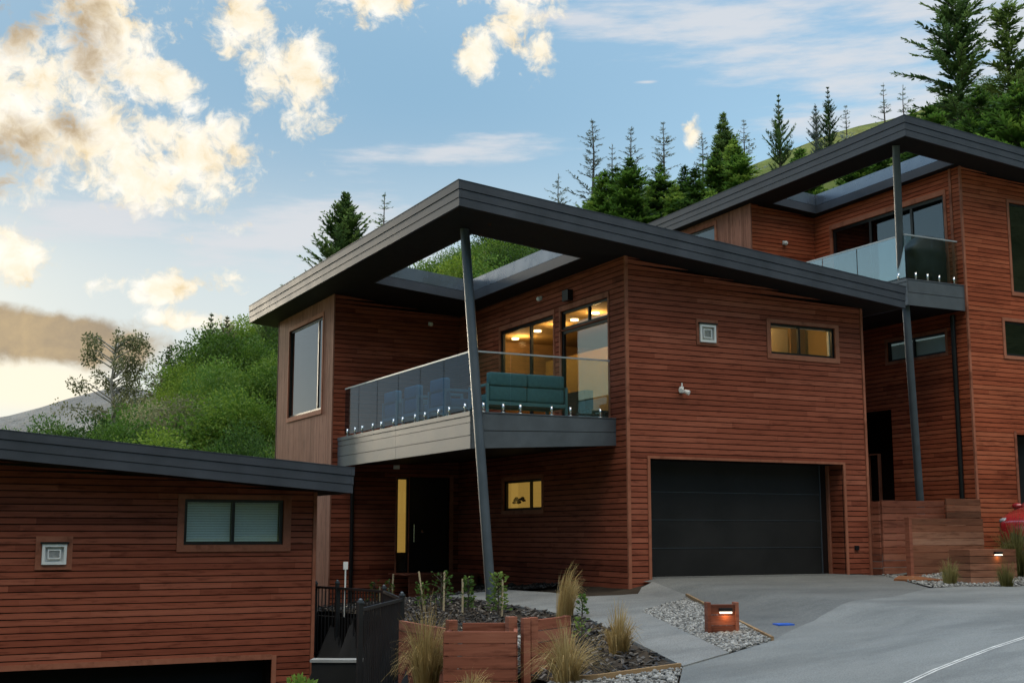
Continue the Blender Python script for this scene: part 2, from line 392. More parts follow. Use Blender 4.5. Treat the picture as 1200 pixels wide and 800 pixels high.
# ------------------------------------------------------------------ cladding, windows
class Fr:   # a vertical wall frame: origin, u direction, outward normal
    def __init__(s, ox, oy, ud, nd): s.o = (ox, oy); s.u = ud; s.n = nd
    def p(s, u, z, n=0): return (s.o[0] + u * s.u[0] + n * s.n[0], s.o[1] + u * s.u[1] + n * s.n[1], z)
    def box(s, b, u0, u1, z0, z1, n0, n1, t=.5):
        b.hexa([s.p(u0, z0, n0), s.p(u1, z0, n0), s.p(u1, z0, n1), s.p(u0, z0, n1), s.p(u0, z1, n0), s.p(u1, z1, n0), s.p(u1, z1, n1), s.p(u0, z1, n1)], t)
    def slab(s, b, u0, u1, za, zb, ta, tb, n0, n1, t=.5):
        b.hexa([s.p(u0, za, n0), s.p(u1, zb, n0), s.p(u1, zb, n1), s.p(u0, za, n1), s.p(u0, ta, n0), s.p(u1, tb, n0), s.p(u1, tb, n1), s.p(u0, ta, n1)], t)
def free(u0, u1, cuts):
    iv = [(u0, u1)]
    for a, b in cuts:
        nv = []
        for p, q in iv:
            if b <= p or a >= q: nv.append((p, q)); continue
            if a > p: nv.append((p, a))
            if b < q: nv.append((b, q))
        iv = nv
    return [(p, q) for p, q in iv if q - p > .004]
def clad(fr, width, z0, top, ops, parent, mat='cedar', pitch=.105, phase=0, rng=None, label=None, u0=0.):
    """horizontal shadow-gap boards with a dark membrane behind; ops = [(u0,u1,z0,z1)]; top(u) = soffit height"""
    rng = rng or RND; b = MB(); bk = MB(); gap = .017
    zt = max(top(u0), top(width))
    k = floor((z0 - phase) / pitch)
    drift = 0
    while k * pitch + phase < zt:
        za, zb = k * pitch + phase, (k + 1) * pitch + phase; k += 1
        drift = .7 * drift + rng.uniform(-.12, .12)
        brk = sorted({max(za, z0), zb} | {z for o in ops for z in o[2:] if max(za, z0) < z < zb})
        cuts_all = []; u = u0 + rng.uniform(.3, 3.5)
        while u < width: cuts_all.append(u); u += rng.uniform(1.2, 4.2)
        tones = [cl(.5 + drift + rng.gauss(0, .14), 0, 1) for _ in range(len(cuts_all) + 1)]
        for p, q in zip(brk, brk[1:]):
            cuts = [(o[0], o[1]) for o in ops if o[2] < q - 1e-4 and o[3] > p + 1e-4]
            lo = p + (gap if abs(p - za) < 1e-6 else 0)
            for a, c in free(u0, width, cuts):
                ta, tc = top(a), top(c)
                if ta <= p and tc <= p: continue
                if tc < p: c = a + (c - a) * (ta - p) / (ta - tc) - .001; tc = p + .001
                if ta < p: a = c - (c - a) * (tc - p) / (tc - ta) + .001; ta = p + .001
                if c - a < .004: continue
                fr.slab(bk, a, c, p, p, min(q, ta), min(q, tc), -.1, -.022, .5)
                segs = [a] + [s for s in cuts_all if a + .15 < s < c - .15] + [c]
                for s0, s1 in zip(segs, segs[1:]):
                    mid = (s0 + s1) / 2; ti = sum(1 for s in cuts_all if s < mid)
                    f0, f1 = ta + (tc - ta) * (s0 - a) / (c - a), ta + (tc - ta) * (s1 - a) / (c - a)
                    if min(q, f0) <= lo and min(q, f1) <= lo: continue
                    j = rng.uniform(-.0015, .0015)
                    fr.slab(b, s0 + .0012, s1 - .0012, lo, lo, max(lo + .001, min(q, f0)), max(lo + .001, min(q, f1)), -.021, j, tones[ti])
    w = b.build('wall', mat, parent, False, False, label=label)
    bk.build('wall_lining', 'membrane', w, False, False)
    return w
def clad_up(fr, width, z0, top, ops, parent, mat='cedar_upright', pitch=.092, label=None):
    b = MB(); bk = MB(); k = 0
    while k * pitch + .03 < width:
        a, c = k * pitch + .03, min(width, (k + 1) * pitch + .03); k += 1
        brk = sorted({a, c} | {u for o in ops for u in o[:2] if a < u < c}); t = cl(.5 + RND.gauss(0, .17))
        for p, q in zip(brk, brk[1:]):
            cuts = [(o[2], o[3]) for o in ops if o[0] < q - 1e-4 and o[1] > p + 1e-4]
            for za, zb in free(z0, min(top(p), top(q)), cuts):
                fr.box(bk, p, q, za, zb, -.1, -.022)
                fr.box(b, p + (.007 if p == a else 0), q, za, zb, -.021, RND.uniform(-.001, .001), t)
    w = b.build('wall', mat, parent, False, False, label=label); bk.build('wall_lining', 'membrane', w, False, False); return w
def strip(fr, parent, u0, u1, z0, z1, n0=-.02, n1=.016, mat='cedar_trim', name='corner_trim', zb=None):
    b = MB(); zb = z1 if zb is None else zb
    fr.slab(b, u0, u1, z0, z0, z1, zb, n0, n1, RND.uniform(.4, .7)); return b.build(name, mat, parent, False, True)
def window(fr, parent, u0, u1, z0, z1, mull=(), trans=(), glass='window_glass', trim=(.075, .075, .075, .075), fw=.05, name='window', inset=.035, rec=.09, label=None, frame_mat='black_frame', sub=None):
    """frame (the part) with trim boards and panes as sub-parts; mull: u positions, trans: (z, ucell) bars"""
    f = MB()
    def bar(a, b, c, d): fr.box(f, a, b, c, d, -rec, -inset)
    bar(u0, u0 + fw, z0, z1); bar(u1 - fw, u1, z0, z1); bar(u0 + fw, u1 - fw, z0, z0 + fw); bar(u0 + fw, u1 - fw, z1 - fw, z1)
    cols = [u0 + fw] + [x for m in mull for x in (m - fw / 2, m + fw / 2)] + [u1 - fw]
    for m in mull: bar(m - fw / 2, m + fw / 2, z0 + fw, z1 - fw)
    panes = []
    for i in range(0, len(cols), 2):
        a, b = cols[i], cols[i + 1]; zz = [z0 + fw] + [x for t in sorted(trans) if t[1] in (None, i // 2) for x in (t[0] - fw / 2, t[0] + fw / 2)] + [z1 - fw]
        for k in range(0, len(zz), 2): panes.append((a, b, zz[k], zz[k + 1]))
        for t in trans:
            if t[1] in (None, i // 2): bar(a, b, t[0] - fw / 2, t[0] + fw / 2)
    w = f.build(name, frame_mat, parent, False, True, label=label)
    for a, b, c, d in panes:
        g = MB(); n = -(inset + rec) / 2; fr.box(g, a - .004, b + .004, c - .004, d + .004, n - .006, n + .006); g.build('pane', glass, w, False, True)
    # jamb lining and trim boards
    t = MB(); l, r, bo, to = trim
    j = MB()
    for q in ((u0 - .02, u0 - .001, z0 - .02, z1 + .02), (u1 + .001, u1 + .02, z0 - .02, z1 + .02), (u0 - .001, u1 + .001, z0 - .02, z0 - .001), (u0 - .001, u1 + .001, z1 + .001, z1 + .02)):
        fr.box(j, *q, -.095, -.003, .35)
    bars = []
    if to: bars.append((u0 - l, u1 + r, z1 + .004, z1 + to, .02))
    if bo: bars.append((u0 - l, u1 + r, z0 - bo, z0 - .004, .024))
    if l: bars.append((u0 - l, u0 - .004, z0 - .003, z1 + .003, .018))
    if r: bars.append((u1 + .004, u1 + r, z0 - .003, z1 + .003, .018))
    j.build('jamb', 'cedar_trim', w, False, True)
    for a, b, c, d, e in bars:
        t = MB(); fr.box(t, a, b, c, d, -.003, e, RND.uniform(.35, .7)); t.build('trim', 'cedar_trim', w, False, True)
    return w
def room(parent, x0, x1, y0, y1, z0, z1, mat='dark_room', open_=(), floor_mat=None):
    """lining of a room seen through the glass: walls as thin slabs; open_ sides ('x0','y0'...) left out"""
    b = MB(); t = .04
    if 'x0' not in open_: b.box(x0 - t, x0, y0, y1, z0, z1)
    if 'x1' not in open_: b.box(x1, x1 + t, y0, y1, z0, z1)
    if 'y0' not in open_: b.box(x0, x1, y0 - t, y0, z0, z1)
    if 'y1' not in open_: b.box(x0, x1, y1, y1 + t, z0, z1)
    b.box(x0 - t, x1 + t, y0 - t, y1 + t, z0 - t, z0 - .002); b.box(x0 - t, x1 + t, y0 - t, y1 + t, z1 + .002, z1 + t)
    return b.build('room_lining', mat, parent, False, True)

class Pl:   # sloping soffit plane
    def __init__(s, z0, x0, y0, sx, sy): s.a = (z0, x0, y0, sx, sy)
    def z(s, x, y): z0, x0, y0, sx, sy = s.a; return z0 - sx * (x - x0) - sy * (y - y0)
    def slab(s, b, x0, x1, y0, y1, lo, hi, t=.5):
        z = s.z
        b.hexa([(x0, y0, z(x0, y0) + lo), (x1, y0, z(x1, y0) + lo), (x1, y1, z(x1, y1) + lo), (x0, y1, z(x0, y1) + lo), (x0, y0, z(x0, y0) + hi), (x1, y0, z(x1, y0) + hi), (x1, y1, z(x1, y1) + hi), (x0, y1, z(x0, y1) + hi)], t)
def roof(pl, x0, x1, y0, y1, parent, hole=None, th=.447):
    b = MB(); s = MB(); e = .035
    X0, X1, Y0, Y1 = x0 + e, x1 - e, y0 + e, y1 - e
    if hole:
        a, c, d, f = hole; q = [(X0, X1, Y0, d), (X0, X1, f, Y1), (X0, a, d, f), (c, X1, d, f)]
    else: q = [(X0, X1, Y0, Y1)]
    for r in q:
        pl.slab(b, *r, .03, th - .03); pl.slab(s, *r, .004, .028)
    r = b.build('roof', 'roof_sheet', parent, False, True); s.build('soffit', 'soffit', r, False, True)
    bands = [(-.0, .14, .004), (.15, .288, .012), (.3, th, .024)]
    for side in ('left', 'right', 'front', 'back'):
        f = MB()
        for lo, hi, o in bands:
            if side == 'left': pl.slab(f, x0 - o, X0 - .002, y0 - o, y1 + o, lo, hi)
            if side == 'right': pl.slab(f, X1 + .002, x1 + o, y0 - o, y1 + o, lo, hi)
            if side == 'front': pl.slab(f, X0, X1, y0 - o, Y0 - .002, lo, hi)
            if side == 'back': pl.slab(f, X0, X1, Y1 + .002, y1 + o, lo, hi)
        for lo, hi in ((.14, .15), (.288, .3)):   # dark shadow joint between the boards
            pass
        f.build('fascia', 'roof_metal', r, False, True)
    cap = MB()
    pl.slab(cap, x0 - .03, x1 + .03, y0 - .03, y0 + .12, th + .002, th + .014); pl.slab(cap, x0 - .03, x1 + .03, y1 - .12, y1 + .03, th + .002, th + .014)
    pl.slab(cap, x0 - .03, x0 + .12, y0 + .12, y1 - .12, th + .002, th + .014); pl.slab(cap, x1 - .12, x1 + .03, y0 + .12, y1 - .12, th + .002, th + .014)
    cap.build('edge_flashing', 'roof_metal', r, False, True)
    if hole:
        a, c, d, f = hole; t = .03; fb = MB(); fu = MB(); fb0 = fb
        for lo, hi, o, fb in ((.0, .2, .0, fb), (.212, th + .05, -.008, fu)):
            pl.slab(fb, a, a + t + o, d, f, lo, hi); pl.slab(fb, c - t - o, c, d, f, lo, hi)
            pl.slab(fb, a + t + .001, c - t - .001, d, d + t + o, lo, hi); pl.slab(fb, a + t + .001, c - t - .001, f - t - o, f, lo, hi)
        fb0.build('opening_fascia', 'roof_metal', r, False, True); fu.build('opening_flashing', 'flashing', r, False, True)
    return r
def spigot(b, x, y, z, h=.17):
    b.tube([(x, y, z), (x, y, z + .012)], .045, 10); b.tube([(x, y, z + .012), (x, y, z + h * .55), (x, y, z + h)], [.02, .024, .028], 8)
def dome_lamp(fr, parent, u, z, name='wall_lamp', r=.05):
    b = MB(); fr_b = MB(); fr.box(b, u - r, u + r, z - r * .7, z + r * .9, .0, .035); b.sphere(fr.p(u, z - .01, .06), r, 10, 6); return b.build(name, 'white_plastic', parent, False, True)
def spot_lights(fr, parent, u, z):
    b = MB(); fr.box(b, u - .02, u + .05, z - .06, z + .06, 0, .05)
    for du, dz in ((-.07, -.01), (.06, -.05)):
        c = Vector(fr.p(u + .015 + du, z + dz, .11)); d = Vector(fr.p(du * 1.2, -.06, .12)) - Vector(fr.p(0, 0, 0)); d.normalize()
        b.tube([c - d * .05, c + d * .04, c + d * .055], [.035, .05, .045], 10)
    b.tube([fr.p(u + .015, z + .05, .04), fr.p(u + .015, z + .13, .04)], .014, 8)
    return b.build('security_lights', 'white_plastic', parent, False, True)
def vent(fr, parent, u0, u1, z0, z1, tr):
    """white louvred vent in a timber surround"""
    f = MB(); w = .045
    fr.box(f, u0, u1, z0, z0 + w, -.02, .05); fr.box(f, u0, u1, z1 - w, z1, -.02, .05); fr.box(f, u0, u0 + w, z0 + w, z1 - w, -.02, .05); fr.box(f, u1 - w, u1, z0 + w, z1 - w, -.02, .05)
    fr.box(f, u0 + w, u1 - w, z0 + w, z1 - w, -.03, -.012)
    a, c, d, e = u0 + .085, u1 - .085, z0 + .085, z1 - .085
    for q in ((a, c, d, d + .02), (a, c, e - .02, e), (a, a + .02, d + .02, e - .02), (c - .02, c, d + .02, e - .02)): fr.box(f, *q, -.012, .03)
    n = 8
    for i in range(n):
        z = d + .025 + (e - d - .05) * i / (n - 1); f.hexa([fr.p(a + .02, z - .006, .02), fr.p(c - .02, z - .006, .02), fr.p(c - .02, z + .004, -.008), fr.p(a + .02, z + .004, -.008), fr.p(a + .02, z - .002, .022), fr.p(c - .02, z - .002, .022), fr.p(c - .02, z + .008, -.006), fr.p(a + .02, z + .008, -.006)])
    o = f.build('vent', 'white_plastic', parent, False, True)
    h = MB(); fr.box(h, u0 - .03, u1 + .03, z1 + .004, z1 + .03, -.01, .07); h.build('vent_hood', 'black_frame', o, False, True)
    t = MB(); l, r, bo, to = tr
    fr.box(t, u0 - l, u1 + r, z1 + .032, z1 + to, -.003, .02, .6); fr.box(t, u0 - l, u1 + r, z0 - bo, z0 - .004, -.003, .02, .5)
    fr.box(t, u0 - l, u0 - .004, z0 - .003, z1 + .031, -.003, .018, .45); fr.box(t, u1 + .004, u1 + r, z0 - .003, z1 + .031, -.003, .018, .55)
    t.build('trim', 'cedar_trim', o, False, True); return o
def balcony(parent, x0, x1, y0, y1, ztop, zl, zr_, glass_left, glass_front, ldiv, fdiv, zrail, spig_l, spig_f):
    """deck with board fascia, frameless glass on spigots and a slim top rail; (x0,y0) is the near left corner"""
    b = MB(); zu = lambda x: zl + (zr_ - zl) * (x - x0) / (x1 - x0)
    b.hexa([(x0 + .03, y0 + .03, zl + .03), (x1, y0 + .03, zr_ + .03), (x1, y1, zr_ + .03), (x0 + .03, y1, zl + .03), (x0 + .03, y0 + .03, ztop - .035), (x1, y0 + .03, ztop - .035), (x1, y1, ztop - .035), (x0 + .03, y1, ztop - .035)])
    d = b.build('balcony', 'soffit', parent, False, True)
    f = MB(); H = ztop - zl
    ym = y0 + (y1 - y0) * .5
    for a, c in ((y0, ym - .004), (ym + .004, y1)):
        for lo, hi, o in ((0, .345, 0), (.36, .69, .004), (.705, .87, .002), (.885, 1, .014)):
            f.box(x0 - o, x0 + .026, a, c, zl + H * lo, zl + H * hi, .5)
    for lo, hi, o in ((0, .47, 0), (.49, .95, .004), (.965, 1, .014)):
        f.hexa([(x0 + .03, y0 - o, zu(x0) + (ztop - zu(x0)) * lo), (x1, y0 - o, zu(x1) + (ztop - zu(x1)) * lo), (x1, y0 + .026, zu(x1) + (ztop - zu(x1)) * lo), (x0 + .03, y0 + .026, zu(x0) + (ztop - zu(x0)) * lo),
                (x0 + .03, y0 - o, zu(x0) + (ztop - zu(x0)) * hi), (x1, y0 - o, zu(x1) + (ztop - zu(x1)) * hi), (x1, y0 + .026, zu(x1) + (ztop - zu(x1)) * hi), (x0 + .03, y0 + .026, zu(x0) + (ztop - zu(x0)) * hi)])
    f.build('deck_fascia', 'deck_fascia', d, False, True)
    k = MB(); y = y0 + .03
    while y < y1 - .1: k.box(x0 + .03, x1 - .01, y, y + .084, ztop - .033, ztop - .003, RND.random()); y += .09
    k.build('deck_boards', 'deck_board', d, False, True)
    gx, gy = x0 + .07, y0 + .07
    for a, c in zip(ldiv, ldiv[1:]):
        q = MB(); q.box(gx - .006, gx + .006, a + .014, c - .014, ztop + .05, zrail); q.build('glass_panel', glass_left, d, False, True)
    for a, c in zip(fdiv, fdiv[1:]):
        q = MB(); q.box(a + .008, c - .008, gy - .006, gy + .006, ztop + .05, zrail); q.build('glass_panel', glass_front, d, False, True)
    r = MB(); r.box(gx - .015, gx + .015, gy + .016, ldiv[-1], zrail + .001, zrail + .03); r.box(gx - .015, fdiv[-1], gy - .015, gy + .015, zrail + .001, zrail + .03)
    r.build('handrail', 'rail_alloy', d, False, True)
    for y in spig_l:
        s = MB(); spigot(s, gx, y, ztop); s.build('spigot', 'chrome', d, True, True)
    for x in spig_f:
        s = MB(); spigot(s, x, gy, ztop); s.build('spigot', 'chrome', d, True, True)
    return d
def tubes_obj(name, mat, parent, pts, rads, n=12):
    b = MB(); b.tube(pts, rads, n); return b.build(name, mat, parent, False, True)

# ------------------------------------------------------------------ the middle house
H1 = thing('timber_house', (0, 0, 0), 'reddish timber house with garage, leaning corner post and balcony over its entry, middle of three', 'house')
P1 = Pl(6.33, -3.185, 0, .095, .004)
XW, Y1W, XR, YB = -3.185, 7.53, 5.85, 12.0
fG = Fr(0, 0, (1, 0), (0, -1)); fS = Fr(0, 0, (0, 1), (-1, 0)); fE = Fr(XW, Y1W, (1, 0), (0, -1)); fL = Fr(XW, Y1W, (0, 1), (-1, 0)); fR = Fr(XR, 0, (0, 1), (1, 0)); fB = Fr(XW, YB, (1, 0), (0, 1))
tG = lambda u: P1.z(u, 0) + .004; tS = lambda u: P1.z(0, u) + .004; tE = lambda u: P1.z(XW + u, Y1W) + .004; tL = lambda u: P1.z(XW, u + Y1W) + .004
GW = (3.431, 5.089, 4.379, 5.003); D1 = (2.80, 5.29, 2.97, 5.33); D2 = (.62, 2.49, 2.97, 5.335); LW = (3.34, 5.11, 1.31, 1.95)
VT = (1.687, 2.06, 4.49, 4.84)
clad(fG, 5.79, -.36, tG, [(.5, 5.175, -1, 2.2), GW, VT], H1, u0=.06, phase=-.005)
clad(fS, Y1W - .002, -.7, tS, [D1, D2, LW], H1, u0=.026, phase=-.005)
clad(fE, -XW, -1.2, tE, [(1.6, 2.96, -.094, 2.12)], H1, u0=.03, phase=-.005)
clad_up(fL, YB - Y1W, -1.9, tL, [(8.306 - Y1W, 10.95 - Y1W, 3.69, 5.90)], H1)
clad(fR, YB, -.6, lambda u: P1.z(XR, u), [], H1, u0=.12); clad(fB, XR - XW, -2, lambda u: P1.z(XW + u, YB), [], H1)
strip(fG, H1, -.006, .058, -.36, tG(0), -.024, .022); strip(fG, H1, 5.792, 5.85, -.3, tG(5.8), -.02, .02)
strip(fE, H1, -.008, .026, -1.9, tE(0), -.024, .006, 'cedar_upright')
# garage recess
gd = MB()
zs = [0.005, .535, 1.07, 1.60, 2.2]
for a, c in zip(zs, zs[1:]): gd.box(.5, 4.93, .46, .5, a + .004, c - .004, RND.random())
gdo = gd.build('garage_door', 'garage_door', H1, False, True)
s = MB(); [s.box(.5, 4.93, .452, .459, z - .002, z + .006) for z in zs[1:-1]]; s.build('panel_rib', 'steel_post', gdo, False, True)
s = MB(); s.box(4.93, 4.95, .44, .5, 0.004, 2.2); s.build('door_track', 'steel_post', gdo, False, True)
jb = Fr(5.171, 0.0, (0, 1), (-1, 0))
clad(jb, .42, 0.0, lambda u: 2.2, [], H1, u0=.04, phase=-.005)
strip(jb, H1, .42, .5, .0, 2.2, -.02, .03); strip(fG, H1, 5.176, 5.235, -.02, 2.2, -.002, .02); strip(fG, H1, .44, .499, -.3, 2.2, -.002, .02)
strip(fG, H1, .44, 5.235, 2.202, 2.25, -.002, .016, name='lintel_trim')
s = MB(); s.box(.3, 5.5, .02, .52, 2.204, 2.26); s.box(.42, .498, .02, .52, -.2, 2.2); s.box(5.1, 5.9, .52, .56, -.1, 2.3); s.box(.4, 5.6, .56, .6, -.1, 2.3); s.box(4.96, 5.17, .5, .54, 0, 2.2)
s.build('garage_lining', 'membrane', H1, False, True)
# windows and doors
gw = window(fG, H1, *GW, mull=(4.19,), trim=(.1, .105, .1, .075), fw=.045)
window(fS, H1, *D1, mull=(3.9,), trim=(.06, .05, 0, .1), name='sliding_door', fw=.07)
window(fS, H1, D2[0], D2[1], D2[2], 4.925, trim=(.05, .05, 0, 0), name='glass_door', fw=.06)
window(fS, H1, D2[0], D2[1], 4.955, D2[3], mull=(1.42,), trim=(.05, .05, 0, .11), name='transom_window', fw=.05)
b = MB(); fS.box(b, D2[0], D2[1], 4.926, 4.954, -.09, -.03); b.build('transom_bar', 'black_frame', H1, False, True)
lw = window(fS, H1, *LW, mull=(3.92,), trim=(.09, .09, .09, .09), fw=.05)
W0 = (8.306 - Y1W, 10.95 - Y1W, 3.69, 5.90)
window(fL, H1, *W0, mull=(8.74 - Y1W,), trim=(.07, .07, .11, .1), glass='dark_glass', fw=.05)
vent(fG, H1, *VT, (.07, .07, .05, .1))
spot_lights(fG, H1, 1.216, 3.53)
for fr, u, z in ((fE, -.77 - XW, 5.77), (fS, 3.35, 5.76)): dome_lamp(fr, H1, u, z)
b = MB(); fS.box(b, 1.98, 2.22, 5.5, 5.72, 0, .12); b.build('speaker_box', 'black_frame', H1, False, True, .0)
b = MB(); fG.box(b, 5.86, 5.98, 5.55, 5.58, -.06, .08); b.sphere((5.92, -.02, 5.62), .04); b.build('corner_lamp', 'white_plastic', H1, False, True)
b = MB(); fG.box(b, 5.40, 5.50, .48, .57, 0, .03); b.build('key_safe', 'black_frame', H1, False, True)
# entry: door and lit sidelight, in the wall under the balcony
door = MB(); fE.box(door, 1.93, 2.9, -.08, 2.1, -.09, -.05)
for z in (.35, .8, 1.25, 1.7): fE.box(door, 2.02, 2.8, z, z + .03, -.05, -.044)
dr = door.build('entry_door', 'black_frame', H1, False, True)
b = MB(); b.tube([fE.p(2.05, .62, -.04), fE.p(2.05, .62, .02), fE.p(2.05, 1.02, .02), fE.p(2.05, 1.02, -.04)], .014, 8); b.build('handle', 'chrome', dr, False, True)
b = MB(); b.tube([fE.p(2.28, .86, -.05), fE.p(2.28, .86, -.035)], .03, 10); b.build('lock', 'chrome', dr, False, True)
window(fE, H1, 1.62, 1.92, -.08, 2.1, trans=((.36, 0),), trim=(.04, 0, 0, .0), name='sidelight', fw=.04)
strip(fE, H1, 2.962, 3.05, -.094, 2.16, -.01, .02, name='door_trim')
b = MB(); b.box(-1.6, -1.2, 7.66, 7.68, .38, 2.1); b.build('lit_curtain', 'lit_window', H1, False, True)
b = MB(); b.box(-1.6, -.1, 7.7, 7.74, -.1, 2.2); b.build('hall_lining', 'dark_room', H1, False, True)
b = MB(); b.box(.16, .18, 3.2, 5.7, 1.2, 2.05); b.build('lit_curtain', 'lit_window', H1, False, True)
b = MB()   # plant sprig on the lower sill
for k in range(9):
    a = 4.25 + .06 * k + RND.uniform(-.03, .03); z = 1.52 + .05 * sin(k * 1.3); b.sphere((.1, a + .1, z), .045, 6, 4, .5, (1, 1.4, .7))
b.tube([(.1, 4.28, 1.5), (.1, 4.5, 1.55), (.1, 4.85, 1.5)], .012, 5); b.build('sill_sprig', 'bark', lw, False, True)
# upper room with its lit ceiling lamps
rm = room(H1, .14, 5.6, .14, 7.3, 2.96, 5.44, 'warm_room', ('x0', 'y0'))
b = MB(); b.box(.16, 5.6, 7.2, 7.28, 2.97, 5.43); b.build('room_panelling', 'room_timber', H1, False, True)
b = MB(); b.box(3.0, 4.62, 1.7, 1.8, 2.97, 5.02); b.box(4.66, 5.1, 1.5, 1.56, 2.97, 5.2); b.build('kitchen_cabinets', 'cream_panel', H1, False, True)
b = MB(); b.box(5.1, 5.5, 1.4, 1.46, 2.97, 5.3); b.build('timber_panel', 'room_timber', H1, False, True)
b = MB(); fG.box(b, 3.44, 5.08, 4.96, 4.998, -.17, -.112); fG.box(b, 5.03, 5.085, 4.4, 4.958, -.17, -.112); b.build('window_reveal', 'pale_frame', H1, False, True)
b = MB(); b.box(2.2, 2.28, 2.6, 7.2, 2.97, 5.0, .5); b.build('partition', 'warm_room', H1, False, True)
b = MB(); b.box(.8, 2.0, 3.0, 3.7, 2.98, 3.4); b.box(.8, 1.0, 2.9, 3.8, 3.4, 3.8); b.build('dark_couch', 'cover_cloth', H1, False, True)
for x, y in ((1.06, 6.62), (.99, 5.36), (.99, 3.65), (.96, 2.7), (3.4, 1.0), (4.4, 1.1)):
    b = MB(); b.tube([(x, y, 5.405), (x, y, 5.44)], .085, 14); b.build('ceiling_lamp', 'lamp_glow', H1, False, True)
def bulb(x, y, z, w, col=(1, .62, .26), r=.08):
    l = bpy.data.lights.new('lamp_light', 'POINT'); l.energy = w; l.color = col; l.shadow_soft_size = r
    o = bpy.data.objects.new('lamp_light', l); COL.objects.link(o); o.location = (x, y, z); return o
for x, y in ((1.06, 6.3), (1.0, 4.4), (.98, 2.7), (3.9, 1.05)):
    bulb(x, y, 5.25, 13).parent = H1
# balcony, roof, post, drainpipe
balcony(H1, -3.04, 0.0, .38, Y1W - .03, 2.97, 2.305, 2.45, 'balcony_glass_grey', 'balcony_glass',
        [.46, 1.71, 2.86, 4.01, 5.21, 6.35, 7.25], [-2.95, -2.2, -1.15, -.08], 4.05,
        [.75, 1.45, 1.95, 2.6, 3.1, 3.75, 4.25, 4.95, 5.45, 6.1, 6.55, 7.05], [-2.75, -2.35, -2.0, -1.35, -.95, -.3])
roof(P1, -3.785, 6.38, -.72, 12.65, H1, (-2.88, -.51, .72, 5.79))
tubes_obj('corner_post', 'steel_post', H1, [(-3.09, .56, 6.34), (-3.04, -.55, -.7)], .086, 20)
tubes_obj('drainpipe', 'black_frame', H1, [(-2.68, 7.47, 2.3), (-2.68, 7.47, -.9)], .045, 10)
b = MB(); b.tube([(-2.15, 6.11, 2.3), (-2.15, 6.11, 2.22)], .07, 12); b.build('soffit_lamp', 'white_plastic', H1, False, True)
# entry deck
dk = thing('entry_deck', (-1.5, 4.5, -.1), 'red-brown timber entry deck step below the dark front door', 'deck')
b = MB()
for k in range(4): b.box(-1.78, -.12, 6.2, 6.24, -.11 - .155 * (k + 1) + .01, -.11 - .155 * k, RND.random())
b.build('riser', 'sleeper', dk, False, True)
b = MB(); y = 6.2
while y < 7.4: b.box(-1.8, -.1, y + .004, y + .13, -.105, -.075, RND.random()); y += .135
b.build('treads', 'sleeper', dk, False, True)

# ------------------------------------------------------------------ the right house
X2, Y2, XW2, Y12 = 9.187, .266, 7.12, 5.25
H2 = thing('timber_house', (X2, Y2, .3), 'orange-red timber house up the slope at the right edge with slim balcony', 'house')
P2 = Pl(9.28, 6.88, -.454, .07, .017)
gG = Fr(X2, Y2, (1, 0), (0, -1)); gS = Fr(X2, Y2, (0, 1), (-1, 0)); gE = Fr(XW2, Y12, (1, 0), (0, -1)); gL = Fr(XW2, Y12, (0, 1), (-1, 0))
g2 = lambda x: x - X2
BWN = (10.72 - X2, 13.2 - X2, 6.32, 8.44); SWN = (10.36 - X2, 12.2 - X2, 4.82, 5.61); DWN = (10.52 - X2, 15.2 - X2, .3, 3.03)
clad(gG, 6.8, -.1, lambda u: P2.z(X2 + u, Y2) - .004, [BWN, SWN, DWN], H2, 'cedar_warm', u0=.055)
SD2 = (.77 - Y2, 4.56 - Y2, 6.3, 8.55); LW2 = (.93 - Y2, 2.78 - Y2, 4.89, 5.37); DR2 = (2.75 - Y2, 4.85 - Y2, .0, 3.75)
clad(gS, Y12 - Y2 - .002, -.1, lambda u: P2.z(X2, Y2 + u) - .004, [SD2, LW2, DR2], H2, 'cedar_warm', u0=.026)
clad(gE, X2 - XW2, -.1, lambda u: P2.z(XW2 + u, Y12) - .004, [], H2, 'cedar_warm', u0=.03)
strip(gE, H2, -.008, .026, 5.2, P2.z(XW2, Y12), -.024, .006, 'cedar_upright')
W02 = (6.79 - Y12, 9.2 - Y12, 6.6, 8.93)
clad_up(gL, 5.0, 5.2, lambda u: P2.z(XW2, Y12 + u), [W02], H2)
clad(Fr(XW2, Y12 + 5, (1, 0), (0, 1)), 9, 0, lambda u: P2.z(XW2 + u, 10.2), [], H2, 'cedar_warm'); clad(Fr(X2 + 6.8, Y2, (0, 1), (1, 0)), 10, 0, lambda u: P2.z(X2 + 6.8, Y2 + u), [], H2, 'cedar_warm')
strip(gG, H2, -.006, .052, -.1, P2.z(X2, Y2), -.024, .022); strip(gS, H2, .24, .31, 6.3, P2.z(X2, .5), .002, .02, name='vertical_trim')
window(gG, H2, *BWN, mull=(12.0 - X2,), glass='dark_glass', trim=(.075, .075, .09, .07)); window(gG, H2, *SWN, mull=(11.3 - X2,), glass='dark_glass', trim=(.08, .08, .08, .08))
gdr = MB(); gG.box(gdr, *DWN, -.45, -.4); gdr.build('garage_door', 'garage_door', H2, False, True); strip(gG, H2, DWN[0] - .07, DWN[0] - .002, .2, 3.1, -.002, .02)
b = MB(); gG.box(b, DWN[0] - .1, DWN[0], .2, 3.1, -.45, -.03); gG.box(b, DWN[0] - .1, DWN[1], 3.06, 3.12, -.45, -.03); b.build('garage_lining', 'membrane', H2, False, True)
window(gS, H2, *SD2, mull=(1.83 - Y2, 3.22 - Y2), glass='dark_glass', trim=(.08, .09, 0, .12), name='sliding_door', fw=.075)
w2l = window(gS, H2, *LW2, mull=(1.95 - Y2,), glass='window_glass', trim=(.07, .07, .07, .07), fw=.045)
window(gL, H2, *W02, glass='dark_glass', trim=(.1, .08, .1, .12), fw=.05)
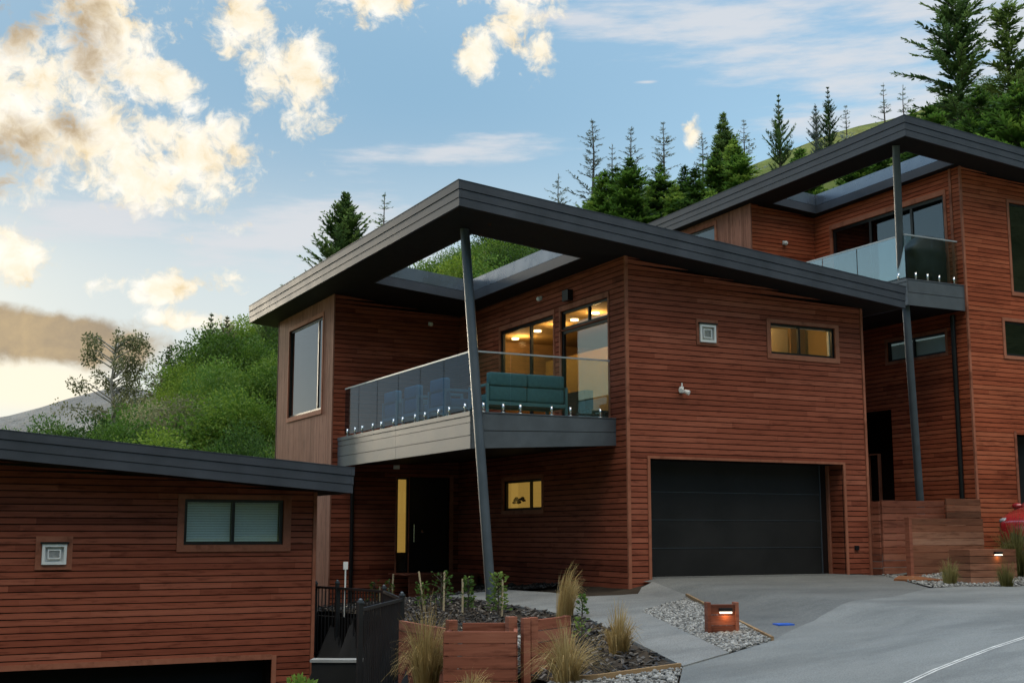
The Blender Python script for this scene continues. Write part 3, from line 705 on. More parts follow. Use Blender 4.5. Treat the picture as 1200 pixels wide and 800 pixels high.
b = MB(); b.box(X2 + .1, X2 + .11, .95, 3.3, 4.9, 5.36); b.build('blind_or_reflection', 'blind_or_reflection', w2l, False, True)  # pale panel behind the pane, standing in for its bright sky reflection
dome_lamp(gE, H2, 8.18 - XW2, 8.23, r=.06)
# recessed dark entry
rec = MB(); gS.box(rec, DR2[0] - .1, DR2[1] + .1, 0, 3.9, -1.3, -1.25); gS.box(rec, DR2[0] - .05, DR2[0], 0, 3.8, -1.25, -.1); gS.box(rec, DR2[1], DR2[1] + .05, 0, 3.8, -1.25, -.1); gS.box(rec, DR2[0], DR2[1], 3.76, 3.8, -1.25, -.1)
rec.build('entry_lining', 'membrane', H2, False, True)
window(gS, H2, 3.28 - Y2, 3.62 - Y2, .4, 2.7, glass='window_glass', trim=(0, 0, 0, 0), name='entry_sidelight', fw=.05, inset=.9, rec=1.0)
room(H2, X2 + .14, X2 + 6.5, Y2 + .14, Y2 + 9, 6.25, 8.6, 'dark_room', ('x0', 'y0')); room(H2, X2 + .14, X2 + 6.5, Y2 + .14, Y2 + 4, 3.9, 6.1, 'dark_room', ('x0', 'y0'))
room(H2, XW2 + .14, X2, Y12 + .3, Y12 + 4.5, 6.3, 8.8, 'dark_room', ('x0',))
balcony(H2, 7.46, X2, .29, Y12 - .02, 6.34, 5.75, 5.75, 'balcony_glass_sky', 'balcony_glass', [.37, 1.89, 3.07, 4.3, 5.15], [7.56, 8.33, 9.1], 7.33,
        [.6, 1.65, 2.15, 2.85, 3.4, 4.0], [7.8, 8.15, 8.5, 8.95])
roof(P2, 6.88, 16.6, -.454, 11.0, H2, (7.57, 9.02, .23, 4.95), .45)
tubes_obj('corner_post', 'steel_post', H2, [(7.16, .12, 9.26), (7.66, .66, 6.32)], .085, 18); tubes_obj('lower_post', 'steel_post', H2, [(7.62, .52, 5.78), (7.76, .47, .2)], .085, 18)
tubes_obj('drainpipe', 'black_frame', H2, [(9.12, .62, 5.7), (9.12, .62, .3)], .055, 12)

# ------------------------------------------------------------------ the left house
XL, YL = -5.52, 1.4
H3 = thing('timber_house', (XL, YL, -3.5), 'low lying dark red timber house at the left edge with blinds in its window', 'house')
P3 = Pl(1.5, -5.215, .68, .078, .0)
kG = Fr(-13.5, YL, (1, 0), (0, -1)); kR = Fr(XL, YL, (0, 1), (1, 0)); k3 = lambda x: x + 13.5
WN3 = (k3(-7.80), k3(-6.11), .626, 1.38); VN3 = (k3(-10.015), k3(-9.645), .325, .647)
clad(kG, k3(XL) - .055, -3.6, lambda u: P3.z(u - 13.5, YL) + .004, [(k3(-11.6), k3(-6.25), -4, -1.29), WN3, VN3], H3)
clad(kR, 8.6, -3.6, lambda u: P3.z(XL, YL + u) + .004, [], H3, u0=.026)
strip(kG, H3, k3(XL) - .053, k3(XL) + .006, -3.6, P3.z(XL, YL), -.024, .02); strip(kG, H3, k3(-6.25) + .002, k3(-6.17), -3.6, -1.22, -.002, .02); strip(kG, H3, k3(-11.6), k3(-6.25), -1.288, -1.2, -.002, .014, name='lintel_trim')
w3 = window(kG, H3, *WN3, mull=(-6.97 + 13.5,), trim=(.115, .135, .115, .075), fw=.05, glass='window_glass')
for a, c in ((-7.74, -7.0), (-6.94, -6.17)):
    b = MB(); z = .68
    while z < 1.33: b.hexa([(a, YL + .125, z), (c, YL + .125, z), (c, YL + .14, z + .036), (a, YL + .14, z + .036), (a, YL + .121, z + .002), (c, YL + .121, z + .002), (c, YL + .136, z + .038), (a, YL + .136, z + .038)]); z += .042
    b.build('blind_or_reflection', 'blind_or_reflection', w3, False, True)
vent(kG, H3, *VN3, (.095, .09, .08, .12))
b = MB(); b.box(-11.7, -6.2, YL + .5, YL + .54, -3.6, -1.2); b.build('garage_door', 'garage_door', H3, False, True)
b = MB(); b.box(-11.7, -6.2, YL + .03, YL + .5, -1.286, -1.24); b.box(-6.25, -6.2, YL + .03, YL + .5, -3.6, -1.29); b.build('garage_lining', 'membrane', H3, False, True)
room(H3, -13.3, -5.7, YL + .3, YL + 5, -.9, 1.36, 'dark_room', ('y0',))
roof(P3, -14.5, -5.12, .68, 10.6, H3, None, .43)

# ------------------------------------------------------------------ fence and sunken side
fn = thing('metal_fence', (-5.6, -2.81, -1.2), 'black metal picket fence folding round the sunken side yard', 'fence')
ZF = -.1; FP = [(-5.34, 1.9), (-5.15, 1.28), (-4.92, -.35), (-5.6, -2.81), (-7.01, -4.93)]
for (a, c) in zip(FP, FP[1:]):
    a, c = Vector(a), Vector(c); d = (c - a); l = d.length; d.normalize(); b = MB(); nn = Vector((-d.y, d.x))
    def seg(z0, z1, w): b.obox(((a.x + c.x) / 2, (a.y + c.y) / 2, (z0 + z1) / 2), (d.x * l / 2, d.y * l / 2, 0), (nn.x * w, nn.y * w, 0), (0, 0, (z1 - z0) / 2))
    seg(ZF - .045, ZF - .005, .02); seg(ZF - 1.17, ZF - 1.13, .018)
    k = .1
    while k < l - .05:
        p = a + d * k; b.box(p.x - .008, p.x + .008, p.y - .008, p.y + .008, ZF - 1.13, ZF - .046); k += .105
    b.build('picket_panel', 'black_fence', fn, False, True)
for i, p in enumerate(FP):
    b = MB(); zt = ZF + (.06 if i in (1, 4) else .03); b.box(p[0] - .03, p[0] + .03, p[1] - .03, p[1] + .03, -2.4 if i == 4 else -1.5, zt); po = b.build('post', 'black_fence', fn, False, True)
    b = MB(); b.box(p[0] - .036, p[0] + .036, p[1] - .036, p[1] + .036, zt + .001, zt + .022); b.sphere((p[0], p[1], zt + .03), .03, 8, 5); b.build('post_cap', 'steel_post', po, False, True)
rw = thing('retaining_wall', (-6.1, .2, -2), 'low dark retaining wall with pale cap inside the fenced yard', 'wall')
b = MB(); b.obox((-6.05, -1.38, -1.96), (.32, -.18, 0), (.06, .1, 0), (0, 0, .86)); b.build('wall_face', 'garage_door', rw, False, True)
b = MB(); b.obox((-6.05, -1.38, -1.075), (.34, -.19, 0), (.07, .12, 0), (0, 0, .02)); b.build('cap', 'concrete', rw, False, True)
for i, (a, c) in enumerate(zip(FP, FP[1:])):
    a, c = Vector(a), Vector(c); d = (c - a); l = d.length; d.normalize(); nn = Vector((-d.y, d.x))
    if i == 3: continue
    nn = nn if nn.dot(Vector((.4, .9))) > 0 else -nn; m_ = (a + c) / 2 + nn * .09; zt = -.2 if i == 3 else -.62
    b = MB(); b.obox((m_.x, m_.y, (zt - 3) / 2), (d.x * l / 2, d.y * l / 2, 0), (nn.x * .05, nn.y * .05, 0), (0, 0, (zt + 3) / 2)); b.build('wall_face', 'shade_wall', rw, False, True)  # near-black panels: shade behind the pickets put into their colour
sg = thing('marker_post', (-5.1, 1.02, -.6), 'white marker post with square tag behind the black fence', 'post')
b = MB(); b.tube([(-5.1, 1.02, -.6), (-5.1, 1.02, .22)], .014, 6); b.build('stem', 'chalk_white', sg, False, True)
b = MB(); b.box(-5.14, -5.06, 1.005, 1.035, .2, .33); b.build('tag_plate', 'chalk_white', sg, False, True)

# ------------------------------------------------------------------ timber planters and bed
def boards_between(b, a, c, z0, z1, bh=.135, th=.045, gap=.011):
    a, c = Vector(a), Vector(c); d = c - a; l = d.length; d.normalize(); nn = Vector((-d.y, d.x)); z = z1
    while z > z0 + .02:
        lo = max(z0, z - bh + gap); b.obox(((a.x + c.x) / 2, (a.y + c.y) / 2, (lo + z) / 2), (d.x * l / 2, d.y * l / 2, 0), (nn.x * th / 2, nn.y * th / 2, 0), (0, 0, (z - lo) / 2), cl(.5 + RND.gauss(0, .32))); z -= bh
pb = thing('timber_planter', (-6.4, -7.1, -.85), 'red-brown sleeper planter box between two clumps of straw grass at the front', 'planter')
b = MB(); boards_between(b, (-6.76, -6.91), (-6.05, -7.27), -1.0, -.26); b.build('front_boards', 'sleeper', pb, False, True, .004)
b = MB(); boards_between(b, (-6.72, -6.86), (-6.3, -6.15), -1.0, -.28); boards_between(b, (-6.03, -7.22), (-5.66, -6.5), -1.0, -.27); b.build('side_boards', 'sleeper', pb, False, True, .004)
b = MB(); boards_between(b, (-6.28, -6.36), (-5.72, -6.62), -1.0, -.215); b.build('back_board', 'sleeper', pb, False, True, .004)
for p, zt in (((-6.41, -6.34), -.18), ((-5.80, -6.66), -.14)):
    b = MB(); b.box(p[0] - .055, p[0] + .055, p[1] - .05, p[1] + .05, -1, zt, RND.random()); b.build('post', 'sleeper', pb, False, True, .004)
pc = thing('timber_planter', (-5.1, -6.4, -.8), 'sleeper retaining wall running back from the planter behind the straw grass', 'planter')
b = MB(); boards_between(b, (-5.66, -6.74), (-4.72, -6.12), -1.0, -.19); b.build('front_boards', 'sleeper', pc, False, True, .004)
for p in ((-5.69, -6.80), (-5.55, -6.72)):
    b = MB(); b.box(p[0] - .045, p[0] + .045, p[1] - .05, p[1] + .03, -1, -.15, RND.random()); b.build('post', 'sleeper', pc, False, True, .004)
b = MB(); boards_between(b, (-4.71, -6.1), (-4.5, -5.6), -1.0, -.22); b.build('end_boards', 'sleeper', pc, False, True, .004)
pd = thing('timber_edging', (-6.2, -5.2, -.9), 'timber retaining board along the dark mulch right of the black fence', 'edging')
b = MB(); boards_between(b, (-6.22, -4.3), (-6.27, -6.05), -1.3, -.31); b.build('boards', 'sleeper', pd, False, True, .004)
pe = thing('timber_edging', (-4.6, -7.6, -.75), 'pale timber edging strip between mulch bed and street gravel', 'edging')
b = MB(); P = [(-5.62, -7.26), (-5.15, -7.5), (-4.12, -7.62)]
for a, c in zip(P, P[1:]):
    za, zc = near_h(*a), near_h(*c); b.hexa([(a[0], a[1] - .02, za - .1), (c[0], c[1] - .02, zc - .1), (c[0], c[1] + .02, zc - .1), (a[0], a[1] + .02, za - .1), (a[0], a[1] - .02, za + .05), (c[0], c[1] - .02, zc + .05), (c[0], c[1] + .02, zc + .05), (a[0], a[1] + .02, za + .05)])
b.build('board', 'raw_timber', pe, False, True)
pg = thing('timber_edging', (-1.2, -4.5, -.4), 'thin timber kerb between white gravel and the garage apron', 'edging')
b = MB(); P = [(-.14, -2.03), (-1.2, -4.48), (-2.25, -6.94)]
for a, c in zip(P, P[1:]):
    za, zc = near_h(*a), near_h(*c); b.hexa([(a[0] - .02, a[1], za - .1), (c[0] - .02, c[1], zc - .1), (c[0] + .02, c[1], zc - .1), (a[0] + .02, a[1], za - .1), (a[0] - .02, a[1], za + .045), (c[0] - .02, c[1], zc + .045), (c[0] + .02, c[1], zc + .045), (a[0] + .02, a[1], za + .045)])
b.build('board', 'raw_timber', pg, False, True)

def inside_poly(x, y, poly):
    c = False; n = len(poly)
    for i in range(n):
        (x1, y1), (x2, y2) = poly[i], poly[(i + 1) % n]
        if (y1 > y) != (y2 > y) and x < (x2 - x1) * (y - y1) / (y2 - y1) + x1: c = not c
    return c
def scatter(poly, n, fn, rng):
    xs = [p[0] for p in poly]; ys = [p[1] for p in poly]; k = 0; guard = 0
    while k < n and guard < n * 40:
        guard += 1; x, y = rng.uniform(min(xs), max(xs)), rng.uniform(min(ys), max(ys))
        if inside_poly(x, y, poly): fn(x, y); k += 1
MULCH = [(-2.97, -.3), (-2.89, -3.43), (-4.1, -7.58), (-5.1, -7.47), (-5.6, -7.2), (-5.6, -6.72), (-5.75, -6.6), (-6.3, -6.3), (-6.2, -4.4), (-5.58, -2.8), (-4.9, -.35), (-5.1, 1.3), (-5.0, 4), (-3.4, 7.4), (-1.8, 7.4), (-.15, 6.2), (-.1, 2.4), (-1.2, 2.0), (-2.95, 1.65)]
drape('mulch', MULCH, -.015, 'soil', .25, kind='stuff', label='dark bark mulch bed')
STR = [(-4.12, -7.64), (-4.8, -8.5), (-5.9, -10.1), (-9.5, -13.5), (-10.2, -9.2), (-6.8, -7.0), (-6.05, -7.33), (-5.62, -7.3), (-5.15, -7.54)]
drape('gravel_bed', STR, -.02, 'gravel_bed', .3, kind='structure')
drape('gravel_bed', GRAV, -.005, 'gravel_bed', .3, kind='structure')
H2G = [(4.2, -3.3), (4.95, -3.2), (6.3, -3.55), (7.6, -3.35), (9.5, -1.3), (8.6, -1.0), (5.9, -.9), (5.75, -.3), (5.15, -1.5)]
drape('gravel_bed', H2G, -.004, 'gravel_bed', .3, kind='structure')
drape('ground_patch', [(5.7, -.4), (8.6, -1.0), (9.5, -1.25), (16, -1.25), (16, .3), (9.2, .3), (9.2, 5.2), (5.9, 5.2), (5.9, .0)], -.01, 'apron_concrete', .4, kind='structure')
rg = random.Random(3)
def rot_axes(rng):
    m = Matrix.Rotation(rng.uniform(0, 6.28), 3, 'Z') @ Matrix.Rotation(rng.uniform(-.6, .6), 3, 'X') @ Matrix.Rotation(rng.uniform(-.6, .6), 3, 'Y'); return m.col[0].copy(), m.col[1].copy(), m.col[2].copy()
chips = MB()
def chip(x, y):
    a, bb, c = rot_axes(rg); l = rg.uniform(.018, .06); w = rg.uniform(.008, .02); t = abs(rg.gauss(.36, .32))
    chips.obox((x, y, near_h(x, y) + rg.uniform(-.01, .03)), a * l, bb * w, c * rg.uniform(.003, .009), cl(t))
scatter(MULCH, 5200, chip, rg); tag(chips.build('bark_chips', 'bark_chip', None, False, False), 'dark bark chips covering the planted bed', 'mulch', None, 'stuff')
st = MB()
OCT = [(1, 0, 0), (0, 1, 0), (-1, 0, 0), (0, -1, 0), (0, 0, 1), (0, 0, -1)]
def stone(x, y, s0=.011, s1=.027):
    a, bb, c = rot_axes(rg); r = rg.uniform(s0, s1); i = len(st.v); z = near_h(x, y) + r * .35; t = cl(rg.gauss(.55, .22))
    ax = (a * r * rg.uniform(.8, 1.3), bb * r * rg.uniform(.7, 1.1), c * r * rg.uniform(.45, .8))
    # cuboctahedron-like pebble
    pts = []
    for sx in (-1, 1):
        for sy in (-1, 1):
            pts.append(ax[0] * sx * .75 + ax[1] * sy * .75 - ax[2] * .7); 
    mid = [ax[0] * cos(k * pi / 3 + .3) * 1.1 + ax[1] * sin(k * pi / 3 + .3) * 1.1 for k in range(6)]
    lo = [p * .62 - ax[2] for p in mid]; hi = [p * .62 + ax[2] for p in mid]
    P0 = Vector((x, y, z)); st.loft([[P0 + p for p in lo], [P0 + p for p in mid], [P0 + p for p in hi]], t)
scatter(GRAV, 3600, stone, rg); scatter(H2G, 2400, stone, rg); scatter([(-4.12, -7.66), (-4.8, -8.5), (-6.9, -9.6), (-7.2, -7.4), (-6.05, -7.4), (-5.62, -7.32), (-5.15, -7.56)], 2600, stone, rg)
scatter([(-5.2, -5.2), (-4.4, -4.6), (-4.2, -3.2), (-5.0, -3.6)], 130, lambda x, y: stone(x, y, .02, .05), rg)
tag(st.build('gravel', 'stone', None, False, False), 'pale grey loose gravel stones', 'gravel', None, 'stuff')
# chalk line, blue lid, rim
LN = [(-6.6, -11.6), (-3.86, -10.53), (-3.25, -10.3), (-2.66, -10.09), (-2.09, -9.93), (-1.42, -9.72), (-.7, -9.48), (.45, -9.01), (4, -7.6)]
b = MB()
for off in (0, .05):
    for a, c in zip(LN, LN[1:]):
        a, c = Vector(a), Vector(c); n = max(1, int((c - a).length / .4)); d = (c - a).normalized(); nn = Vector((-d.y, d.x))
        for k in range(n):
            p, q = a.lerp(c, k / n) + nn * off, a.lerp(c, (k + 1) / n) + nn * off; w = nn * .012
            b.quad((p.x - w.x, p.y - w.y, near_h(p.x, p.y) + .001), (q.x - w.x, q.y - w.y, near_h(q.x, q.y) + .001), (q.x + w.x, q.y + w.y, near_h(q.x, q.y) + .001), (p.x + w.x, p.y + w.y, near_h(p.x, p.y) + .001))
tag(b.build('road_marking', 'line_grey', None, False, True), 'thin double pale line across the grey lane', None, None, 'structure')
b = MB(); z = near_h(-1.2, -5.85); b.hexa([(-1.36, -5.95, z - .01), (-1.12, -6.0, z - .01), (-1.05, -5.8, z - .01), (-1.3, -5.75, z - .01), (-1.36, -5.95, z + .012), (-1.12, -6.0, z + .012), (-1.05, -5.8, z + .012), (-1.3, -5.75, z + .012)])
tag(b.build('valve_cover', 'blue_plastic', None, False, True, .003), 'small blue valve cover set in the garage apron', 'cover')
# bollard lamps
def lamp_box(name, c, w, d, h, ang, label, posts=True, mat='sleeper'):
    t = thing(name, (c[0], c[1], near_h(*c) - .03), label, 'lamp')
    ca, sa = cos(ang), sin(ang); ax = Vector((ca, sa, 0)); ay = Vector((-sa, ca, 0)); z0 = near_h(*c) - .05; C3 = Vector((c[0], c[1], 0)); b = MB()
    n = max(2, round(h / .125)); bh = h / n
    for k in range(n): b.obox(C3 + Vector((0, 0, z0 + bh * (k + .5))), ax * w / 2, ay * d / 2, (0, 0, bh / 2 - .005), RND.random())
    b.build('body', mat, t, False, True, .004)
    if posts:
        for s in (-1, 1):
            b = MB(); b.obox(C3 + ax * s * (w / 2 + .025) + Vector((0, 0, z0 + h * .53)), ax * .024, ay * (d / 2 + .02), (0, 0, h * .53), RND.random()); b.build('post', mat, t, False, True, .004)
    f = C3 - ay * (d / 2 + .03); lx = .03 if posts else .1
    b = MB(); b.obox(f + ax * lx + Vector((0, 0, z0 + h - .07)), ax * .085, ay * .03, (0, 0, .024)); lh = b.build('lamp_hood', 'black_frame', t, False, True)
    b = MB(); b.obox(f + ax * lx - ay * .004 + Vector((0, 0, z0 + h - .105)), ax * .08, ay * .022, (0, 0, .0105)); b.build('lamp_lens', 'led_glow', lh, False, True)
    p = f + ax * lx - ay * .03; l = bulb(p.x, p.y, z0 + h - .15, .4, (1, .5, .16), .03); l.parent = t; l.location = Vector((p.x, p.y, z0 + h - .15)) - t.location
    return t
lamp_box('bollard_lamp', (-2.3, -5.95), .33, .12, .42, radians(-20), 'squat timber bollard lamp lit amber on the white gravel triangle')
# right house planters
q1 = thing('timber_planter', (6.8, -.3, .1), 'long dark sleeper wall in front of the right house recess', 'planter')
b = MB(); boards_between(b, (5.9, -.28), (7.62, -.28), -.1, 1.48); b.build('front_boards', 'sleeper', q1, False, True, .004)
b = MB(); boards_between(b, (5.88, -.25), (5.88, .9), -.1, 1.46); b.build('side_boards', 'sleeper', q1, False, True, .004)
q2 = thing('timber_planter', (8, -.5, .1), 'pale weathered sleeper panel rising behind the stepped planter beside the red car', 'planter')
b = MB(); boards_between(b, (7.46, -.5), (8.44, -.5), .0, 1.53); b.build('front_boards', 'grey_sleeper', q2, False, True, .004)
b = MB(); boards_between(b, (8.46, -.48), (8.46, .2), .0, 1.5); b.build('side_boards', 'grey_sleeper', q2, False, True, .004)
q3 = thing('timber_planter', (6.9, -1, 0), 'stepped sleeper planter with mixed weathered boards behind the low lamp box', 'planter')
b = MB(); boards_between(b, (5.98, -1.0), (7.94, -1.0), -.1, 1.11); b.build('front_boards', 'grey_sleeper', q3, False, True, .004)
b = MB(); b.box(5.88, 5.96, -1.05, -.93, -.1, 1.13, .6); b.build('post', 'sleeper', q3, False, True, .004)
b = MB(); boards_between(b, (7.96, -.97), (7.96, -.56), -.1, 1.1); b.build('side_boards', 'grey_sleeper', q3, False, True, .004)
lamp_box('planter_lamp', (6.23, -2.55), 1.2, .5, .64, 0, 'low sleeper lamp box glowing amber beside the tussock at right', False, 'grey_sleeper')
drape('rust_bed', [(4.75, -1.75), (5.6, -2.3), (5.95, -1.05), (5.6, -1.0)], .03, 'rust_soil', .2, .12, label='rust brown soil bed at the foot of the planter')

# ------------------------------------------------------------------ grasses and small plants
def tussock(b, x, y, z, h, spread, n, rng, lean=(0, 0), w=.006):
    for i in range(n):
        a = rng.uniform(0, 2 * pi); rr = rng.random() ** .6; out = spread * rr * rng.uniform(.6, 1.15); hh = 1.4 * h * rng.uniform(.55, 1.08) * (1 - .25 * rr)
        p0 = Vector((x + cos(a) * .07 * rr * (1 + h), y + sin(a) * .07 * rr * (1 + h), z - .03)); d = Vector((cos(a), sin(a), 0)); le = Vector((lean[0], lean[1], 0)); t = cl(.5 + rng.gauss(0, .22)); s = Vector((-sin(a + .9), cos(a + .9), 0)) * w * rng.uniform(.5, 1.2); dr = rng.choice((.15, .2, .25, .32, .45))
        p = [p0]; K = 4
        for k in range(1, K + 1):
            f = k / K; p.append(p0 + Vector((0, 0, hh * (f - dr * f * f * f * (1 + rr)))) + d * out * f * f * (1 + dr) + le * f * f * h + Vector((rng.gauss(0, .012), rng.gauss(0, .012), 0)) * f)
        for k in range(K):
            w0, w1 = 1 - k / K * .8, 1 - (k + 1) / K * .8
            b.quad(p[k] - s * w0, p[k] + s * w0, p[k + 1] + s * w1, p[k + 1] - s * w1, t)
def grass_thing(x, y, h, sp, n, label, seed, lean=(0, 0), mat='straw', z=None, w=.006):
    rng = random.Random(seed); z = near_h(x, y) if z is None else z; b = MB(); tussock(b, 0, 0, 0, h, sp, n, rng, lean, w)
    o = b.build('tussock_grass', mat, None, True, False); o.location = (x, y, z); return tag(o, label, 'grass', 'clumps of straw grass')
grass_thing(-6.68, -6.25, .98, .30, 560, 'tall bushy straw clump between black fence and planter box', 1, z=-.93)
grass_thing(-2.98, -2.9, .86, .12, 300, 'upright straw clump leaning right beside the concrete path', 2, (.2, 0))
grass_thing(-4.1, -6.25, .62, .2, 430, 'short brown straw clump in the mulch beside the path bend', 3, (0.05, 0))
grass_thing(-5.5, -7.42, .72, .42, 480, 'wide spreading straw clump right of the planter box', 4)
grass_thing(-6.62, -7.32, .42, .2, 170, 'small straw clump half hidden in front of the planter boards', 5, (.1, 0), z=-.98)
grass_thing(7.02, -2.62, 1.2, .4, 520, 'large green-gold tussock beside the red car', 6, mat='green_straw', w=.008)
grass_thing(5.8, -3.45, .52, .15, 240, 'small dark tussock on gravel in front of the lamp box', 7, mat='green_straw')
grass_thing(5.1, -2.8, .55, .12, 260, 'narrow dark tussock left of the lamp box', 8, mat='green_straw')
def leaf(b, p, d, l, w, t, rng):
    d = d.normalized(); s = d.orthogonal().normalized(); s = (Matrix.Rotation(rng.uniform(0, 6.28), 3, d) @ s) * w; u = d.cross(s).normalized() * w * .25
    b.quad(p, p + d * l * .5 + s + u, p + d * l, p + d * l * .5 - s + u, t)
def sapling(x, y, h, n, label, seed, spread=.16, stake=None, kind='bushy green'):
    rng = random.Random(seed); z = near_h(x, y); t = thing('sapling', (x, y, z), label, 'sapling', 'young saplings in the mulch bed'); b = MB(); lf = MB()
    b.tube([(0, 0, -.03), (.01, 0, h * .5), (0, .01, h)], [.012, .009, .004], 6)
    for i in range(n):
        f = rng.uniform(.15, 1); a = rng.uniform(0, 6.28); r = spread * rng.random() * (1.1 - .5 * f); p = Vector((cos(a) * r, sin(a) * r, h * f)); leaf(lf, p, Vector((cos(a), sin(a), rng.uniform(-.2, .8))), rng.uniform(.045, .085), rng.uniform(.014, .024), cl(rng.gauss(.5, .22)), rng)
        if i % 5 == 0: b.tube([(0, 0, h * f * .85), p], [.006, .003], 4, cap=False)
    for bb, nm, m in ((b, 'stem', 'bark'), (lf, 'foliage', 'sapling_leaf')):
        o = bb.build(nm, m, None, False, False); o.parent = t
    if stake:
        sx, sy, sh, lean = stake; zz = near_h(sx, sy); s = MB(); s.box(-.012, .012, -.012, .012, -.05, sh); so = s.build('plant_stake', 'stake_wood', None, False, True); so.location = (sx, sy, zz); so.rotation_euler = (0, lean, 0)
        tag(so, 'pale wooden stake holding the ' + label, 'stake', 'pale wooden stakes in the mulch bed')
sapling(-2.75, 5.8, .55, 70, 'thin sapling farthest back beside the wall', 21, stake=(-2.62, 5.8, .42, 0))
sapling(-3.15, 3.9, .5, 60, 'small sapling second from the fence', 22, .1, stake=(-3.1, 3.9, .62, .05))
sapling(-4.2, -.22, .46, 80, 'sapling with a tilted stake before the deck step', 23, .12, stake=(-4.16, -.24, .64, -.16))
sapling(-3.97, -.5, .62, 110, 'wide sapling with a straight stake before the deck step', 24, .24, stake=(-3.95, -.56, .62, .02))
sapling(-3.8, -1.2, .56, 170, 'yellow-green upright sapling left of the leaning post', 25, .09, stake=(-3.9, -1.2, .55, 0))
sapling(-3.66, -2.0, .66, 260, 'fullest green sapling right of the leaning post foot', 26, .18, stake=(-3.62, -2.05, .56, .02))
sapling(-2.85, -3.2, .34, 70, 'small green sprig at the path edge beside the planter', 27, .06)
sapling(-3.9, -5.0, .3, 40, 'sparse green sprig in mulch behind the planter end', 28, .12)
def shrub_small(x, y, z, r, label, seed, n=160):
    rng = random.Random(seed); b = MB()
    for i in range(n):
        a, e = rng.uniform(0, 6.28), rng.uniform(-.2, 1.5); d = Vector((cos(a) * cos(e), sin(a) * cos(e), sin(e))); leaf(b, d * r * rng.uniform(.5, 1), d, .09, .028, cl(rng.gauss(.75, .2)), rng)
    o = b.build('flowering_shrub', 'hedge_leaf', None, False, False); o.location = (x, y, z); tag(o, label, 'shrub')
shrub_small(-7.75, -4.86, -1.22, .3, 'yellow-green shrub top in the low corner before the left house', 31)

# ------------------------------------------------------------------ balcony furniture, barbecue
def seat_unit(name, x0, x1, y0, y1, zf, label, cat, face, nb, fab='teal_fabric'):
    """cushioned outdoor seat; face: '+y' or '+x' is the way it looks"""
    w = (x1 - x0) if face == '+y' else (y1 - y0); dp = (y1 - y0) if face == '+y' else (x1 - x0)
    t = thing(name, (x0, y0, zf), label, cat, 'balcony seats')
    def P(a, d, z):  # a along the width, d depth from the back
        return (x0 + a, y0 + d, zf + z) if face == '+y' else (x0 + d, y1 - a, zf + z)
    def bx(b, a0, a1, d0, d1, z0, z1):
        p, q = P(a0, d0, z0), P(a1, d1, z1); b.box(min(p[0], q[0]), max(p[0], q[0]), min(p[1], q[1]), max(p[1], q[1]), p[2], q[2])
    f = MB()
    for a in (0, w - .05): 
        bx(f, a, a + .05, .02, .07, 0, .62); bx(f, a, a + .05, dp - .07, dp - .02, 0, .62); bx(f, a, a + .05, .07, dp - .07, .57, .62); bx(f, a, a + .05, .07, dp - .07, .22, .27)
    bx(f, .05, w - .05, .03, .07, .22, .29); bx(f, .05, w - .05, dp - .07, dp - .03, .22, .29); bx(f, .05, w - .05, .07, dp - .07, .25, .28); f.build('frame', 'teal_frame', t, False, True, .006)
    cw = (w - .12) / nb
    for k in range(nb):
        a = .06 + k * cw
        c = MB(); bx(c, a + .005, a + cw - .005, .2, dp - .03, .29, .44); c.build('seat_cushion', fab, t, True, True, .035)
        c = MB(); bx(c, a + .005, a + cw - .005, .045, .2, .3, .58); c.build('back_cushion', fab, t, True, True, .04)
        c = MB(); bx(c, a + .005, a + cw - .005, .03, .19, .585, .84); c.build('back_cushion', fab, t, True, True, .04)
    return t
seat_unit('outdoor_sofa', -2.36, -.62, 1.1, 1.95, 2.97, 'teal two-seat sofa with its back to the front glass', 'sofa', '+y', 2)
seat_unit('outdoor_armchair', -2.75, -1.95, 2.25, 3.05, 2.97, 'blue armchair nearest the leaning post behind the grey glass', 'armchair', '+x', 1, 'blue_fabric')
seat_unit('outdoor_armchair', -2.75, -1.95, 3.6, 4.4, 2.97, 'blue armchair in the middle of the side balcony', 'armchair', '+x', 1, 'blue_fabric')
seat_unit('outdoor_armchair', -2.75, -1.95, 4.75, 5.55, 2.97, 'blue armchair farthest from the post behind the grey glass', 'armchair', '+x', 1, 'blue_fabric')
bq = MB(); ringsets = []
for z, (x0, x1, y0, y1) in ((6.345, (8.07, 9.08, .62, 1.1)), (6.9, (8.1, 9.08, .6, 1.12)), (7.02, (8.04, 9.1, .58, 1.14)), (7.1, (7.96, 9.11, .56, 1.16)), (7.17, (7.97, 9.11, .57, 1.16)), (7.25, (8.15, 9.1, .6, 1.14)), (7.42, (8.3, 9.08, .66, 1.1)), (7.5, (8.42, 9.04, .74, 1.02))):
    r = []; n = 24
    for k in range(n):
        a = 2 * pi * k / n; c, s = cos(a), sin(a); e = .45; fx = math.copysign(abs(c) ** e, c); fy = math.copysign(abs(s) ** e, s); wob = .018 * sin(5 * a + z * 9)
        r.append(((x0 + x1) / 2 + fx * ((x1 - x0) / 2 + wob), (y0 + y1) / 2 + fy * ((y1 - y0) / 2 + wob), z))
    ringsets.append(r)
bq.loft(ringsets); tag(bq.build('barbecue', 'cover_cloth', None, True, True), 'barbecue under a black cloth cover on the right house balcony', 'barbecue')

